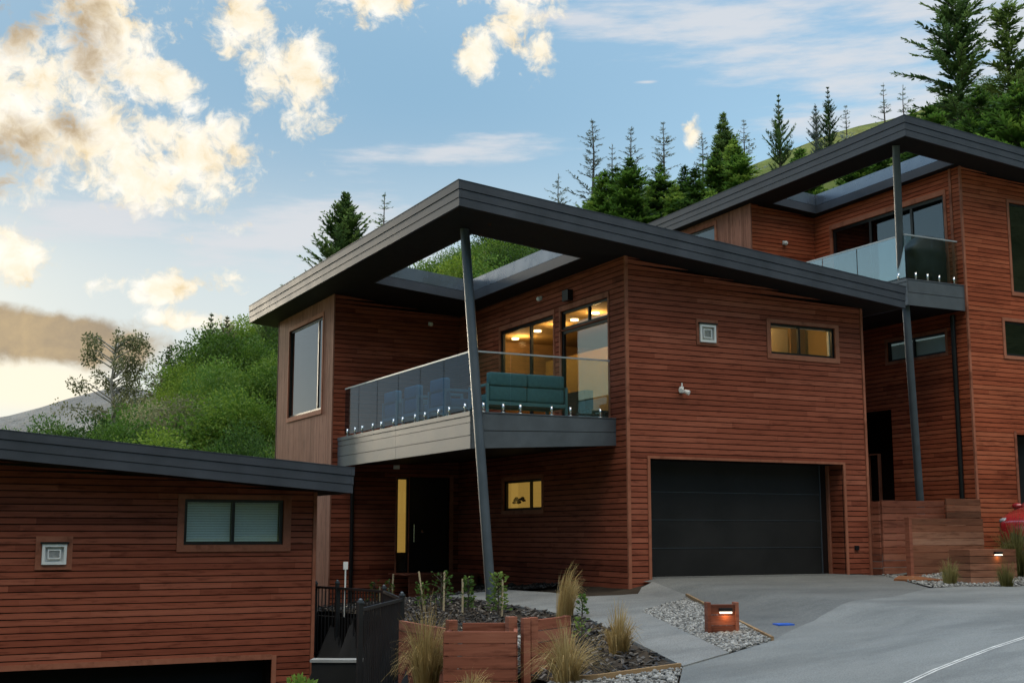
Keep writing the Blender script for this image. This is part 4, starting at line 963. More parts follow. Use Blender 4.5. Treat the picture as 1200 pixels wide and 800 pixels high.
# ------------------------------------------------------------------ red car (nose towards -X)
car = thing('parked_car', (10.1, -1.75, .33), 'shiny red car parked at the right edge, nose beside the sleeper planters', 'car')
def car_section(x, w, zb, zs, zt, wt):   # closed ring in the YZ plane: sill, shoulder, top
    pts = [(-w * .9, zb), (-w, zb + .12), (-w, zs - .12), (-w * .97, zs), (-wt, zt - .04), (-wt * .86, zt), (wt * .86, zt), (wt, zt - .04), (w * .97, zs), (w, zs - .12), (w, zb + .12), (w * .9, zb)]
    return [(10.1 + x, -1.75 + y, .33 + z) for y, z in pts]
b = MB(); S = [(-2.12, .55, .35, .6, .64, .5), (-2.05, .74, .24, .68, .76, .62), (-1.85, .86, .2, .78, .88, .74), (-1.4, .9, .18, .9, .98, .78), (-.9, .91, .18, .97, 1.06, .78), (-.72, .91, .18, .98, 1.09, .78), (0, .92, .18, 1.0, 1.04, .8), (1, .92, .18, 1.01, 1.05, .8), (1.7, .9, .2, 1.0, 1.04, .78), (2.0, .84, .26, .92, .98, .7), (2.1, .7, .38, .8, .86, .6)]
b.loft([car_section(*s) for s in S]); bd = b.build('body', 'red_paint', car, True, True)
md = bd.modifiers.new('smooth', 'SUBSURF'); md.levels = 1; md.render_levels = 2
b = MB(); S = [(-.75, .8, 1.02, 1.05, 1.07, .76), (-.1, .76, 1.02, 1.25, 1.5, .6), (.35, .76, 1.02, 1.3, 1.6, .6), (1.2, .76, 1.02, 1.3, 1.58, .6), (1.95, .7, 1.0, 1.15, 1.2, .58)]
def cab(x, w, zb, zs, zt, wt):
    pts = [(-w, zb), (-(w + wt) / 2 - .03, (zb + zt) / 2 + .05), (-wt, zt - .03), (-wt * .8, zt), (wt * .8, zt), (wt, zt - .03), ((w + wt) / 2 + .03, (zb + zt) / 2 + .05), (w, zb)]
    return [(10.1 + x, -1.75 + y, .33 + z) for y, z in pts]
b.loft([cab(*s) for s in S]); b.build('windows', 'car_glass', car, True, True)
b = MB()
for sgn in (-1, 1):
    b.tube([(10.1 - .78, -1.75 + sgn * .79, .33 + 1.04), (10.1 - .1, -1.75 + sgn * .635, .33 + 1.5), (10.1 + .35, -1.75 + sgn * .6, .33 + 1.6), (10.1 + 1.25, -1.75 + sgn * .6, .33 + 1.59), (10.1 + 2.0, -1.75 + sgn * .66, .33 + 1.15)], .035, 8)
    b.tube([(10.1 + .55, -1.75 + sgn * .8, .33 + 1.03), (10.1 + .5, -1.75 + sgn * .63, .33 + 1.58)], .03, 8)
b.hexa([(10.1 + .2, -1.75 - .58, .33 + 1.585), (10.1 + 1.3, -1.75 - .58, .33 + 1.575), (10.1 + 1.3, -1.75 + .58, .33 + 1.575), (10.1 + .2, -1.75 + .58, .33 + 1.585), (10.1 + .2, -1.75 - .5, .33 + 1.63), (10.1 + 1.3, -1.75 - .5, .33 + 1.615), (10.1 + 1.3, -1.75 + .5, .33 + 1.615), (10.1 + .2, -1.75 + .5, .33 + 1.63)])
b.build('roof_frame', 'red_paint', car, True, True)
for sgn in (-1, 1):
    b = MB(); b.sphere((10.1 - 1.86, -1.75 + sgn * .68, .33 + .74), .14, 12, 8, .5, (1.0, 1.0, .5)); b.build('headlight', 'headlamp', car, True, True)
    b = MB(); b.sphere((10.1 - .5, -1.75 + sgn * 1.02, .33 + 1.06), .11, 10, 6, .5, (.7, 1.1, .7)); b.build('mirror', 'red_paint', car, True, True)
b = MB(); b.box(10.1 - 2.11, 10.1 - 2.0, -1.75 - .5, -1.75 + .5, .33 + .28, .33 + .5); b.build('grille', 'car_trim', car, False, True, .02)
for wx in (-1.3, 1.3):
    for sgn in (-1, 1):
        b = MB(); y = -1.75 + sgn * .84; b.tube([(10.1 + wx, y - .1, .33 + .32), (10.1 + wx, y - .085, .33 + .32), (10.1 + wx, y + .085, .33 + .32), (10.1 + wx, y + .1, .33 + .32)], [.27, .32, .32, .27], 24); w = b.build('wheel', 'tyre', car, False, True)
        b = MB(); b.tube([(10.1 + wx, y + sgn * .1, .33 + .32), (10.1 + wx, y + sgn * .108, .33 + .32)], .21, 16)
        b.build('rim', 'alloy', w, False, True)

car.rotation_euler = (0, 0, radians(18)); car.location = (10.3, -1.35, .33)
# ------------------------------------------------------------------ trees and scrub on the hill
def at(az, el, dist):      # az/el in degrees from the camera spot, dist = horizontal range
    a = radians(az); return CAM.x + sin(a) * dist, CAM.y + cos(a) * dist, CAM.z + tan(radians(el)) * dist
def project(p):
    d = Vector(p) - CAM; F = Vector((sin(YAW) * cos(PITCH), cos(YAW) * cos(PITCH), sin(PITCH))); U = RH.cross(F); w = d.dot(F)
    return 600 + FPX * d.dot(RH) / w, 400 - FPX * d.dot(U) / w
def twig(b, p, d, l, w, t, rng):
    d = d.normalized(); s = d.cross(Vector((rng.uniform(-.4, .4), rng.uniform(-.4, .4), 1))); 
    if s.length < .01: s = d.orthogonal()
    s = s.normalized() * w; m = p + d * l * .55 - Vector((0, 0, l * .04))
    b.quad(p, m + s, p + d * l, m - s, t)
def conifer(h, r, seed, style):
    """returns (wood, needles) builders; style: dense, sparse, pine, old"""
    rng = random.Random(seed); wd = MB(); nd = MB()
    bend = rng.uniform(-.02, .02) * h
    tr = h * (.016 if style != 'old' else .02)
    wd.tube([(0, 0, -.5), (bend * .3, 0, h * .35), (bend, 0, h * .75), (bend, bend, h)], [tr, tr * .75, tr * .38, tr * .1], 8)
    step = {'full': .24, 'dense': .32, 'sparse': .62, 'pine': .55, 'old': .42}[style]; z = h * {'full': .06, 'dense': .05, 'sparse': .1, 'pine': .12, 'old': .1}[style]
    while z < h * .985:
        f = z / h
        if style == 'dense': rad = r * 1.15 * ((1 - f) ** .85 + .04) * (1 + .45 * mnoise.noise(Vector((z * 1.3, seed * 3.1, 0))))
        elif style == 'sparse': rad = r * 1.35 * (1 - f) ** .75 * rng.uniform(.55, 1.15) + .03 * r
        elif style == 'pine': rad = r * min(1, 2.2 * (1 - f)) * (.55 + .45 * sin(min(1, f * 1.8 + .2) * pi / 2)) * rng.uniform(.8, 1.1)
        elif style == 'full': rad = r * min(1, 1.5 * (1 - f) ** .8) * (.6 + .4 * mnoise.noise(Vector((z * .9, seed, 0)))) * 1.25
        else: rad = r * min(1, .25 + 1.1 * (1 - f)) * rng.uniform(.45, 1.15)
        nb = {'full': 9, 'dense': 8, 'sparse': 5, 'pine': 7, 'old': 7}[style]; a0 = rng.uniform(0, 6.28)
        for k in range(nb):
            if style in ('old', 'sparse') and rng.random() < .24: continue
            a = a0 + 2 * pi * k / nb + rng.uniform(-.3, .3); l = rad * rng.uniform(.55, 1.2); l = max(l, .1)
            up = {'full': rng.uniform(.35, .75) + .5 * f, 'dense': rng.uniform(-.15, .45) + .5 * f, 'sparse': rng.uniform(.1, .5) + .3 * f, 'pine': rng.uniform(.5, .95) + .5 * f, 'old': rng.uniform(-.05, .35) + .55 * f}[style]
            d = Vector((cos(a), sin(a), up)).normalized(); droop = {'full': -.12, 'dense': .22, 'sparse': .06, 'pine': -.35, 'old': .1}[style]
            base = Vector((bend * f, bend * f * .3, z)); pt = lambda q: base + d * l * q - Vector((0, 0, droop * l * q * q * (1 - f)))
            wd.tube([base, pt(.5), pt(1)], [tr * .22 * (1 - f) + .012, tr * .12 * (1 - f) + .008, .004], 4, cap=False)
            tb = cl(rng.gauss(.45, .16)); n = max(3, int(l / {'full': .12, 'dense': .1, 'sparse': .16, 'pine': .11, 'old': .1}[style]))
            for i in range(n):
                q = .12 + .88 * (i + rng.random()) / n; p = pt(q); side = Vector((-sin(a), cos(a), 0)); tl = {'full': .55, 'dense': .5, 'sparse': .42, 'pine': .42, 'old': .55}[style] * (1.15 - .6 * q) * min(1, .4 + l / 1.5) * rng.uniform(.6, 1.2)
                for sg in (-1, 1):
                    dd = side * sg * rng.uniform(.6, 1) + d * rng.uniform(.5, 1) + Vector((0, 0, rng.uniform(-.35, .35) if style != 'pine' else rng.uniform(.1, .8)))
                    twig(nd, p, dd, tl, tl * {'full': .22, 'dense': .2, 'sparse': .17, 'pine': .13, 'old': .2}[style], cl(tb + .25 * (q - .5) + rng.uniform(-.12, .12)), rng)
                if rng.random() < .5: twig(nd, p, d + Vector((0, 0, rng.uniform(-.6, .6))), tl, tl * .16, cl(tb + rng.uniform(-.1, .2)), rng)
        z += step * (h / 7) ** .5 * rng.uniform(.75, 1.2) * (1.15 - .55 * f)
    for i in range(10): twig(nd, Vector((bend, bend, h * (.93 + .007 * i))), Vector((rng.uniform(-1, 1), rng.uniform(-1, 1), 1.6)), .04 * h * .6, .01 * h * .4, .5, rng)
    return wd, nd
def plant_tree(name, az, el, dist, builders, label, cat, mats, group=None, hmin=0):
    x, y, zt = at(az, el, dist); zg = terrain(x, y)
    t = thing(name, (x, y, zg), label, cat, group)
    for b, nm, m in zip(builders(max(1.5, zt - zg)), ('trunk', 'crown'), mats):
        o = b.build(nm, m, None, nm == 'trunk', False); o.parent = t
    return t
def con(az, el, dist, r, seed, style, label, mats=('bark', 'needle'), name='conifer_tree'):
    return plant_tree(name, az, el, dist, lambda h: conifer(h, r * h, seed, style), label, 'tree', mats, 'conifers along the hillside skyline')
con(29.18, 16.2, 92, .3, 1, 'sparse', 'thin bare sapling spruce just above the middle roof slope, leftmost of its row', ('bark', 'grey_needle'))
con(30.72, 18.64, 90, .26, 2, 'sparse', 'tallest sparse grey spruce above the middle roof', ('bark', 'grey_needle'))
con(31.71, 17.5, 92, .2, 3, 'sparse', 'short sparse grey spruce between two taller ones', ('bark', 'grey_needle'))
con(32.6, 18.21, 91, .27, 4, 'sparse', 'sparse grey spruce standing above the dark green thicket', ('bark', 'grey_needle'))
con(34.08, 18.43, 93, .24, 5, 'sparse', 'lone sparse grey spruce against open blue sky', ('bark', 'grey_needle'))
con(35.86, 17.9, 92, .22, 6, 'sparse', 'thin grey spruce left of the broad green pyramid tree', ('bark', 'grey_needle'))
con(36.89, 18.71, 84, .27, 7, 'dense', 'broad green pyramid conifer with a spiky leader')
con(37.82, 18.3, 92, .25, 8, 'sparse', 'grey spruce close behind the broad green pyramid tree', ('bark', 'grey_needle'))
con(39.41, 19.3, 84, .17, 9, 'pine', 'upswept candle-shaped pine alone on the grass ridge')
con(41.05, 18.8, 90, .17, 10, 'pine', 'left of the pair of grey-green pines on the ridge', ('bark', 'grey_needle'))
con(41.64, 19.46, 89, .17, 11, 'pine', 'taller of the paired pines on the ridge')
con(42.4, 18.6, 92, .2, 12, 'sparse', 'small faint spruce right of the paired pines', ('bark', 'grey_needle'))
con(44.09, 19.42, 92, .2, 13, 'sparse', 'pale spruce behind the peak of the right roof', ('bark', 'grey_needle'))
con(44.93, 19.26, 92, .24, 14, 'sparse', 'spreading pale spruce beside the roof peak', ('bark', 'grey_needle'))
con(47.21, 22.85, 74, .36, 15, 'old', 'tallest ragged dark fir at the top right', ('bark', 'needle'), 'fir_tree')
con(49.43, 22.15, 76, .27, 16, 'old', 'narrow green fir at the right edge beside the ragged one', ('bark', 'needle'), 'fir_tree')
con(19.22, 15.27, 78, .36, 17, 'full', 'full dark pine rising behind the left slope of the middle roof', ('bark', 'needle'), 'pine_tree')
con(21.08, 15.25, 84, .2, 18, 'sparse', 'thin single sapling right of the full dark pine', ('bark', 'needle'))
con(11.58, 8.19, 84, .2, 19, 'dense', 'small pointed spruce between birch and hillside scrub', ('bark', 'autumn_leaf'))
con(13.3, 9.7, 80, .24, 20, 'pine', 'tufted small pine on the upper left scrub line', ('bark', 'needle'), 'pine_tree')
con(14.0, 9.6, 79, .24, 23, 'pine', 'golden tufted pine just right of the other on the scrub line', ('bark', 'autumn_leaf'), 'pine_tree')
con(15.9, 10.3, 77, .3, 24, 'pine', 'dark tufted pine touching the gold end of the middle roof', ('bark', 'needle'), 'pine_tree')
# mid-slope green conifers
mid = [(31.3, 16.4, 79, .3), (33.9, 16.6, 79, .3), (35.0, 16.5, 77, .3), (36.4, 17.0, 78, .3), (37.3, 17.6, 79, .3), (40.6, 16.6, 76, .3), (31.9, 16.5, 78, .3), (32.6, 16.9, 76, .3), (33.5, 15.9, 80, .32), (34.6, 15.7, 76, .32), (35.5, 16.4, 74, .3), (37.6, 17.2, 76, .28), (40.3, 17.0, 74, .3), (42.6, 17.0, 72, .3), (43.5, 17.6, 76, .3), (45.4, 18.2, 72, .32), (46.0, 18.4, 70, .3), (48.1, 18.9, 60, .3), (48.9, 18.4, 57, .3), (49.8, 18.8, 56, .3), (50.8, 18.8, 58, .3), (47.3, 17.6, 62, .3), (46.4, 16.6, 66, .3), (30.9, 15.5, 82, .3), (36.2, 15.4, 70, .32), (38.6, 15.9, 70, .3)]
protos = [tuple(b.mesh('conifer_' + n, m, False, False) for b, n, m in zip(conifer(hh_, hh_ * .29, 40 + k, 'dense'), ('trunk', 'crown'), ('bark', 'hedge_leaf'))) for k, hh_ in enumerate((6.0, 7.5, 6.5, 7.0, 13.0, 14.0))]; PH = (6.0, 7.5, 6.5, 7.0, 13.0, 14.0)
for i, (az, el, dist, r) in enumerate(mid):
    x, y, zt = at(az, el, dist); zg = terrain(x, y); hh_ = max(2.5, zt - zg); pi_ = i % 4 if hh_ < 10 else 4 + i % 2; s = hh_ / PH[pi_]
    t = thing('conifer_tree', (x, y, zg), 'young dense green conifer in the thicket on the right hillside', 'tree', 'young green conifers of the hillside thicket'); t.scale = (s * RND.uniform(.9, 1.2),) * 2 + (s,); t.rotation_euler = (0, 0, RND.uniform(0, 6.28))
    for me, nm in zip(protos[pi_], ('trunk', 'crown')):
        o = bpy.data.objects.new(nm, me); COL.objects.link(o); o.parent = t
# broadleaf
def leaf_blob(b, c, rad, n, size, rng, tone):
    for i in range(n):
        a, e = rng.uniform(0, 6.28), math.asin(rng.uniform(-1, 1)); q = rng.random() ** .35; d = Vector((cos(a) * cos(e), sin(a) * cos(e), sin(e)))
        p = Vector(c) + Vector((d.x * rad[0], d.y * rad[1], d.z * rad[2])) * q * rng.uniform(.85, 1.12); dd = d + Vector((rng.uniform(-1, 1), rng.uniform(-1, 1), rng.uniform(-.9, .7))); leaf(b, p, dd, size * rng.uniform(.6, 1.3), size * .3, cl(tone + rng.gauss(0, .1)), rng)
def birch(h, seed):  # airy crown on several limbs
    rng = random.Random(seed); wd = MB(); lf = MB(); tips = []
    wd.tube([(0, 0, -.4), (.1, 0, h * .3), (-.1, .1, h * .6), (.1, .1, h * .95)], [.16, .12, .07, .02], 8)
    for k in range(46):
        z = h * rng.uniform(.16, .93); a = rng.uniform(0, 6.28); l = h * .45 * (1.1 - .5 * z / h) * rng.uniform(.6, 1.1); p1 = Vector((cos(a) * l * .55, sin(a) * l * .55, z + l * .35)); p2 = Vector((cos(a) * l, sin(a) * l, z + l * .42))
        wd.tube([(0, 0, z), p1, p2], [.05, .03, .008], 5, cap=False); tips += [p1.lerp(p2, q) for q in (.2, .6, 1)]
    for p in tips:
        if rng.random() < .16: continue
        r = h * rng.uniform(.035, .065); leaf_blob(lf, p - Vector((0, 0, r * .6)), (r, r, r * 1.5), 46, .17, rng, cl(rng.gauss(.5, .18)))
    return wd, lf
plant_tree('birch_tree', 9.3, 8.35, 74, lambda h: birch(h, 5), 'airy pale birch against the sunset sky at left', 'tree', ('pale_bark', 'autumn_leaf'))
def scrub_mesh(seed, mat, size=.125, n=680):
    rng = random.Random(seed); b = MB(); 
    for k in range(10):
        a = rng.uniform(0, 6.28); q = rng.uniform(0, .9); c = (cos(a) * q, sin(a) * q, rng.uniform(.35, 1.15) - .25 * q); r = rng.uniform(.38, .62); leaf_blob(b, c, (r, r, r * rng.uniform(.7, 1.0)), n, size * .5, rng, cl(rng.gauss(.5, .16)))
    for k in range(7):
        a = rng.uniform(0, 6.28); b.tube([(0, 0, -.3), (cos(a) * .4, sin(a) * .4, .7)], [.05, .02], 4, .1, False)
    return b.mesh('scrub', mat, False, False)
SCR = [scrub_mesh(60 + k, 'scrub_leaf') for k in range(4)] + [scrub_mesh(70 + k, 'hedge_leaf') for k in range(3)] + [scrub_mesh(80, 'autumn_leaf')]
rs = random.Random(11); cnt = 0
kinds = {'left': ('rounded green bush in the dense scrub of the left hillside', 'bushes of the left hillside'), 'mid': ('leafy bush on the slope seen over the middle roof', 'bushes over the middle roof'), 'right': ('green bush on the right hillside above the roofs', 'bushes of the right hillside')}
v = 45.0
cand = []
while v < 97:
    u = -52.0
    while u < 48:
        uu, vv = u + rs.uniform(-.9, .9), v + rs.uniform(-.9, .9); x, y = xy(uu, vv); cand.append((x, y, uu, vv)); u += 2.3 + .012 * v
    v += 2.4
for x, y, u, v in cand:
    z = terrain(x, y); sc = rs.choice((1.0, 1.3, 1.6, 1.9, 2.3, 2.7)) * rs.uniform(.9, 1.1); px, py = project((x, y, z + sc * .8)); px2, py2 = project((x, y, z + sc * 1.5))
    if not (-60 < px < 1260): continue
    if px < 340:
        if py2 < lerp_table([(-60, 484), (90, 482), (150, 462), (200, 438), (245, 396), (330, 348)], px) - 6: continue
        if py2 > 560 or (px < 330 and py > 505 + px * .13 + 25): continue
        key = 'left'
        if u < -28 and (rs.random() < .4 or sc > 1.7): continue
    elif px < 660:
        if not (478 < px < 652 and 270 < py < 365): continue
        key = 'mid'
    else:
        line = 300 - (px - 660) * .4 if px < 1060 else 150 + (px - 1060) * .3
        op = 930 < px < 1130 and 170 < py < 265
        if py2 > line + 20 and not op: continue
        key = 'right'
        if px > 800 and v > 70 and px < 1110: continue
    cnt += 1
    k = rs.choice((0, 1, 2, 3, 0, 1, 4, 5, 6, 2, 3, 5, 4, 7) if key == 'left' else (0, 4, 5, 6, 4, 5, 1))
    o = bpy.data.objects.new('hillside_bush', SCR[k]); COL.objects.link(o); o.location = (x, y, z - .15); o.scale = (sc * rs.uniform(.85, 1.2), sc * rs.uniform(.85, 1.2), sc * rs.uniform(.8, 1.25)); o.rotation_euler = (rs.uniform(-.1, .1), rs.uniform(-.1, .1), rs.uniform(0, 6.28))
    tag(o, kinds[key][0], 'bush', kinds[key][1])
print('bushes', cnt)
# far mountain
b = MB(); MU = [(-700, 30), (-520, 52), (-400, 66), (-372, 72), (-330, 80), (-305, 84), (-270, 76), (-200, 60), (0, 20), (300, 5)]; K = 46
grid = []
for j in range(9):
    row = []
    for i in range(K + 1):
        u = -700 + 1000 * i / K; zt = lerp_table(MU, u) * 1.42; f = j / 8; v = 820 + 140 * f + (60 * f if f > 0 else 0); xx, yy = xy(u, v); zz = -5 + (zt + 5) * sin(min(1, f * 1.05) * pi / 2) + 14 * f * (1 - f) * mnoise.noise(Vector((u * .02, f * 4, 0))) + 2.5 * f * mnoise.noise(Vector((u * .03, f * 2, 5))); row.append((xx, yy, zz))
    grid.append(row)
for j in range(8):
    for i in range(K): b.quad(grid[j][i], grid[j][i + 1], grid[j + 1][i + 1], grid[j + 1][i])
tag(b.build('hills', 'mountain', None, True, True), 'far bare mountain under the sunset cloud', None, None, 'structure')

# unseen wooded ridge added behind the camera to block low sky
b = MB(); rows = []
for j in range(9):
    row = []
    for i in range(61):
        a = radians(95 + 190 * i / 60); f = j / 8; d_ = 150 + 260 * f
        edge = ss(i / 10) * ss((60 - i) / 10)
        row.append((CAM.x + sin(a) * d_, CAM.y + cos(a) * d_, -8 + edge * 150 * sin(f * pi / 2) * (1 + .18 * mnoise.noise(Vector((i * .14, 2.2, 0)))) + 6 * f * mnoise.noise(Vector((i * .5, f * 5, 1)))))
    rows.append(row)
for j in range(8):
    for i in range(60): b.quad(rows[j][i], rows[j][i + 1], rows[j + 1][i + 1], rows[j + 1][i])
tag(b.build('hills', 'blocker_ridge', None, True, True), 'added wooded ridge out of view, blocking low sky', None, None, 'structure')
# ------------------------------------------------------------------ sky, sun
SUN_AZ, SUN_EL = -3.0, 8.0      # degrees from +Y towards +X
w = bpy.data.worlds.new('World'); SC.world = w; w.use_nodes = True; nt = w.node_tree
for n in list(nt.nodes): nt.nodes.remove(n)
out = N(nt, 'ShaderNodeOutputWorld'); bg = N(nt, 'ShaderNodeBackground'); bg.inputs[1].default_value = 1.0
sky = N(nt, 'ShaderNodeTexSky', sky_type='NISHITA', sun_disc=False, sun_elevation=radians(SUN_EL), sun_rotation=radians(SUN_AZ), air_density=1.0, dust_density=.6, ozone_density=2.0)
tc = N(nt, 'ShaderNodeTexCoord'); sep = N(nt, 'ShaderNodeSeparateXYZ'); L(nt, tc.outputs['Generated'], sep.inputs[0])
def M(op, a, b=None, clamp=False):
    n = N(nt, 'ShaderNodeMath', operation=op, use_clamp=clamp)
    for i, v_ in enumerate((a, b)):
        if v_ is None: continue
        if isinstance(v_, (int, float)): n.inputs[i].default_value = v_
        else: L(nt, v_, n.inputs[i])
    return n.outputs[0]
az = M('MULTIPLY', M('ARCTAN2', sep.outputs[0], sep.outputs[1]), 180 / pi); el = M('MULTIPLY', M('ARCSINE', sep.outputs[2]), 180 / pi)
cmb = N(nt, 'ShaderNodeCombineXYZ'); L(nt, az, cmb.inputs[0]); L(nt, el, cmb.inputs[1]); AE = cmb.outputs[0]
def blob(a, e, ra, re, rot=0):
    mp = N(nt, 'ShaderNodeMapping', vector_type='TEXTURE'); L(nt, AE, mp.inputs[0]); mp.inputs['Location'].default_value = (a, e, 0); mp.inputs['Rotation'].default_value = (0, 0, radians(rot)); mp.inputs['Scale'].default_value = (ra, re, 1)
    ln = N(nt, 'ShaderNodeVectorMath', operation='LENGTH'); L(nt, mp.outputs[0], ln.inputs[0]); return M('SUBTRACT', 1, ln.outputs['Value'])
def mx(lst):
    o = lst[0]
    for q in lst[1:]: o = M('MAXIMUM', o, q)
    return o
def nz(scale, detail, rough, stretch=(1, 1, 1), rot=0, off=0):
    mp = N(nt, 'ShaderNodeMapping'); L(nt, AE, mp.inputs[0]); mp.inputs['Scale'].default_value = stretch; mp.inputs['Rotation'].default_value = (0, 0, radians(rot)); mp.inputs['Location'].default_value = (off, off * .7, 0)
    return noise(nt, mp.outputs[0], scale, detail, rough)
def smooth(v_, a, b):
    m_ = N(nt, 'ShaderNodeMapRange', interpolation_type='SMOOTHSTEP'); L(nt, v_, m_.inputs[0]); m_.inputs[1].default_value = a; m_.inputs[2].default_value = b; return m_.outputs[0]
cum = mx([blob(4.6, 18.0, 4.6, 5.0, -35), blob(9.0, 17.0, 6.6, 3.0, -22), blob(12.6, 16.4, 3.4, 2.4, -25), blob(8.2, 21.2, 3.6, 3.2, -40), blob(14.2, 22.6, 2.2, 2.6, -50), blob(16.2, 20.6, 3.7, 2.1, -42), blob(17.4, 19.7, 1.8, 1.8),
          blob(20.8, 23.6, 2.8, 1.3), blob(27.2, 23.2, 2.3, 2.4, -50), blob(28.2, 21.7, 1.3, 1.5), blob(25.5, 21.6, 1.5, 1.7), blob(11.2, 10.8, 3.4, .8, 5), blob(5.0, 11.6, 2.6, 1.5, -20), blob(12.6, 9.3, 2.2, .7), blob(35.5, 17.8, .75, .9), blob(10.8, 19.6, 2.9, 1.4, -40),
          blob(-95, 26, 22, 9), blob(130, 58, 60, 26), blob(-130, 58, 60, 26), blob(180, 60, 60, 30), blob(170, 80, 190, 22)])  # clouds behind and above the view, added to light the house fronts
wv = N(nt, 'ShaderNodeTexNoise'); wv.inputs['Scale'].default_value = .55; wv.inputs['Detail'].default_value = 4; L(nt, AE, wv.inputs['Vector'])
wa = N(nt, 'ShaderNodeVectorMath', operation='MULTIPLY_ADD'); L(nt, wv.outputs['Color'], wa.inputs[0]); wa.inputs[1].default_value = (1.6, 1.2, 0); L(nt, AE, wa.inputs[2])
def nz2(scale, detail, rough):
    return noise(nt, wa.outputs[0], scale, detail, rough)
fine = nz2(.62, 10, .6); big = nz2(.3, 3, .5)
det = M('ADD', M('MULTIPLY', M('SUBTRACT', fine, .5), 3.4), M('MULTIPLY', M('SUBTRACT', big, .5), 1.4))
fine2 = nz2(1.9, 8, .65)
cd = smooth(M('ADD', M('ADD', M('MULTIPLY', cum, 1.45), det), M('MULTIPLY', M('SUBTRACT', fine2, .5), 1.5)), .1, 1.05)
shade = nz2(.5, 8, .62)
ccol = ramp(nt, [(.3, (.34, .28, .2)), (.42, (.5, .41, .27)), (.53, (.56, .5, .39)), (.72, (.59, .565, .51))], M('ADD', shade, M('MULTIPLY', cd, .1)))
dark = mx([blob(4.0, 15.6, 2.2, 3.4, -60), blob(6.9, 17.5, 1.6, 1.0, -20), blob(3.8, 21.8, 3.4, 2.4), blob(7.4, 21.2, 2.6, 1.6, -60)]); dk_ = smooth(M('ADD', dark, M('MULTIPLY', det, .6)), .05, 1.0)
ccol2 = mixc(nt, ccol.outputs[0], (.235, .165, .09), M('MULTIPLY', dk_, .9))
cir = mx([blob(37.5, 22.5, 11, 1.3, -9), blob(41.5, 20.6, 10, 1.4, -6), blob(45.5, 18.6, 8, 3.2, -4), blob(46, 23, 9, 3), blob(31, 22.8, 5.5, .9, -6), blob(33.4, 20.2, .8, .12, 0), blob(17, 13.4, 10, 2.2, 3), blob(24, 17.2, 7, .8, 6), blob(9, 13.5, 7, 1.3, 4), blob(50, 21, 7, 4), blob(-38, 15, 12, 1.6, 5), blob(-24, 20, 12, 2.2, -8), blob(-30, 26, 14, 2, 6), blob(-42, 9.5, 14, .9, 0)])
wis = nz(.5, 7, .6, (.35, 1.9, 1), 8, 2.1); cw = smooth(M('ADD', cir, M('MULTIPLY', M('SUBTRACT', wis, .5), 2.7)), .05, .95)
# sky base, whitening to the sunset horizon
sk = N(nt, 'ShaderNodeVectorMath', operation='SCALE'); L(nt, sky.outputs[0], sk.inputs[0]); sk.inputs['Scale'].default_value = .15
sunm = smooth(blob(-5, 6, 60, 34), 0, 1); dim = M('SUBTRACT', 1, M('MULTIPLY', sunm, .62)); sk2 = N(nt, 'ShaderNodeVectorMath', operation='SCALE'); L(nt, sk.outputs[0], sk2.inputs[0]); L(nt, dim, sk2.inputs['Scale'])
glow = smooth(blob(9, 4, 24, 14), 0, .9); base = mixc(nt, mixc(nt, sk2.outputs[0], (.128, .235, .36), M('MULTIPLY', smooth(blob(12, 19, 42, 14), 0, .8), .85)), (.37, .41, .44), M('MULTIPLY', glow, .85))
veil = smooth(blob(-19, 10, 14, 22), 0, .6); base = mixc(nt, base, (.11, .15, .2), M('MULTIPLY', veil, .85))
base = mixc(nt, base, (1.0, 1.0, .94), 1.0, 'MULTIPLY'); pale = smooth(blob(18, 9, 34, 11), 0, .9); base = mixc(nt, base, (.36, .4, .42), M('MULTIPLY', pale, .55))
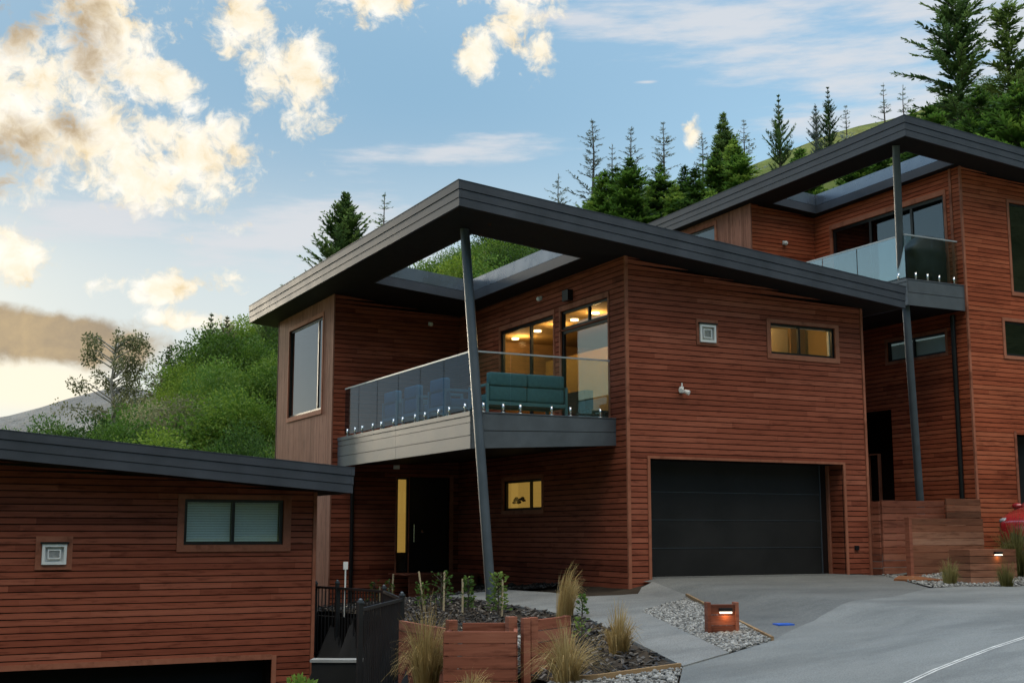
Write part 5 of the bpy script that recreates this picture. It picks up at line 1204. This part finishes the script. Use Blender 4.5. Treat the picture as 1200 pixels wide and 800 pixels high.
c1 = mixc(nt, base, (.40, .405, .42), M('MULTIPLY', cw, .8)); c2 = mixc(nt, c1, ccol2, M('MULTIPLY', cd, .97))
hor = smooth(blob(6, 6.3, 5.5, 1.5, -3), 0, .6); c2 = mixc(nt, c2, (.58, .53, .42), M('MULTIPLY', hor, .9))
low = smooth(M('ADD', M('MULTIPLY', blob(6.4, 8.3, 7.2, 1.5, -4), 1.7), M('MULTIPLY', det, .4)), .1, .75); lcol = ramp(nt, [(.3, (.17, .13, .09)), (.7, (.31, .225, .12))], shade); c2 = mixc(nt, c2, lcol.outputs[0], M('MULTIPLY', low, .92))
over = M('ADD', 1, M('MULTIPLY', smooth(el, 32, 62), 3.9)); ov = N(nt, 'ShaderNodeVectorMath', operation='SCALE'); L(nt, c2, ov.inputs[0]); L(nt, over, ov.inputs['Scale']); c2 = ov.outputs[0]   # overhead sky out of view, brightened to light the facades
L(nt, c2, bg.inputs[0]); L(nt, bg.outputs[0], out.inputs[0])
sl = bpy.data.lights.new('sun', 'SUN'); sl.energy = 1.0; sl.angle = radians(10); sl.color = (1, .86, .66)
so = bpy.data.objects.new('sun', sl); COL.objects.link(so)
a, e = radians(SUN_AZ), radians(SUN_EL); d = Vector((sin(a) * cos(e), cos(a) * cos(e), sin(e))); so.rotation_euler = d.to_track_quat('Z', 'Y').to_euler()

# ------------------------------------------------------------------ camera and render settings
cd_ = bpy.data.cameras.new('camera'); cam = bpy.data.objects.new('camera', cd_); COL.objects.link(cam); SC.camera = cam
cam.location = CAM; cam.rotation_euler = (pi / 2 + PITCH, 0, -YAW); cd_.sensor_width = 36; cd_.lens = FPX / 1200 * 36; cd_.clip_end = 8000; cd_.clip_start = .1
SC.render.engine = 'CYCLES'; SC.view_settings.view_transform = 'Standard'; SC.view_settings.look = 'None'; SC.view_settings.exposure = .9; SC.view_settings.gamma = 1
SC.cycles.max_bounces = 8; SC.cycles.diffuse_bounces = 1; SC.cycles.glossy_bounces = 3; SC.cycles.transparent_max_bounces = 24; SC.cycles.use_denoising = True; SC.cycles.sample_clamp_indirect = 4
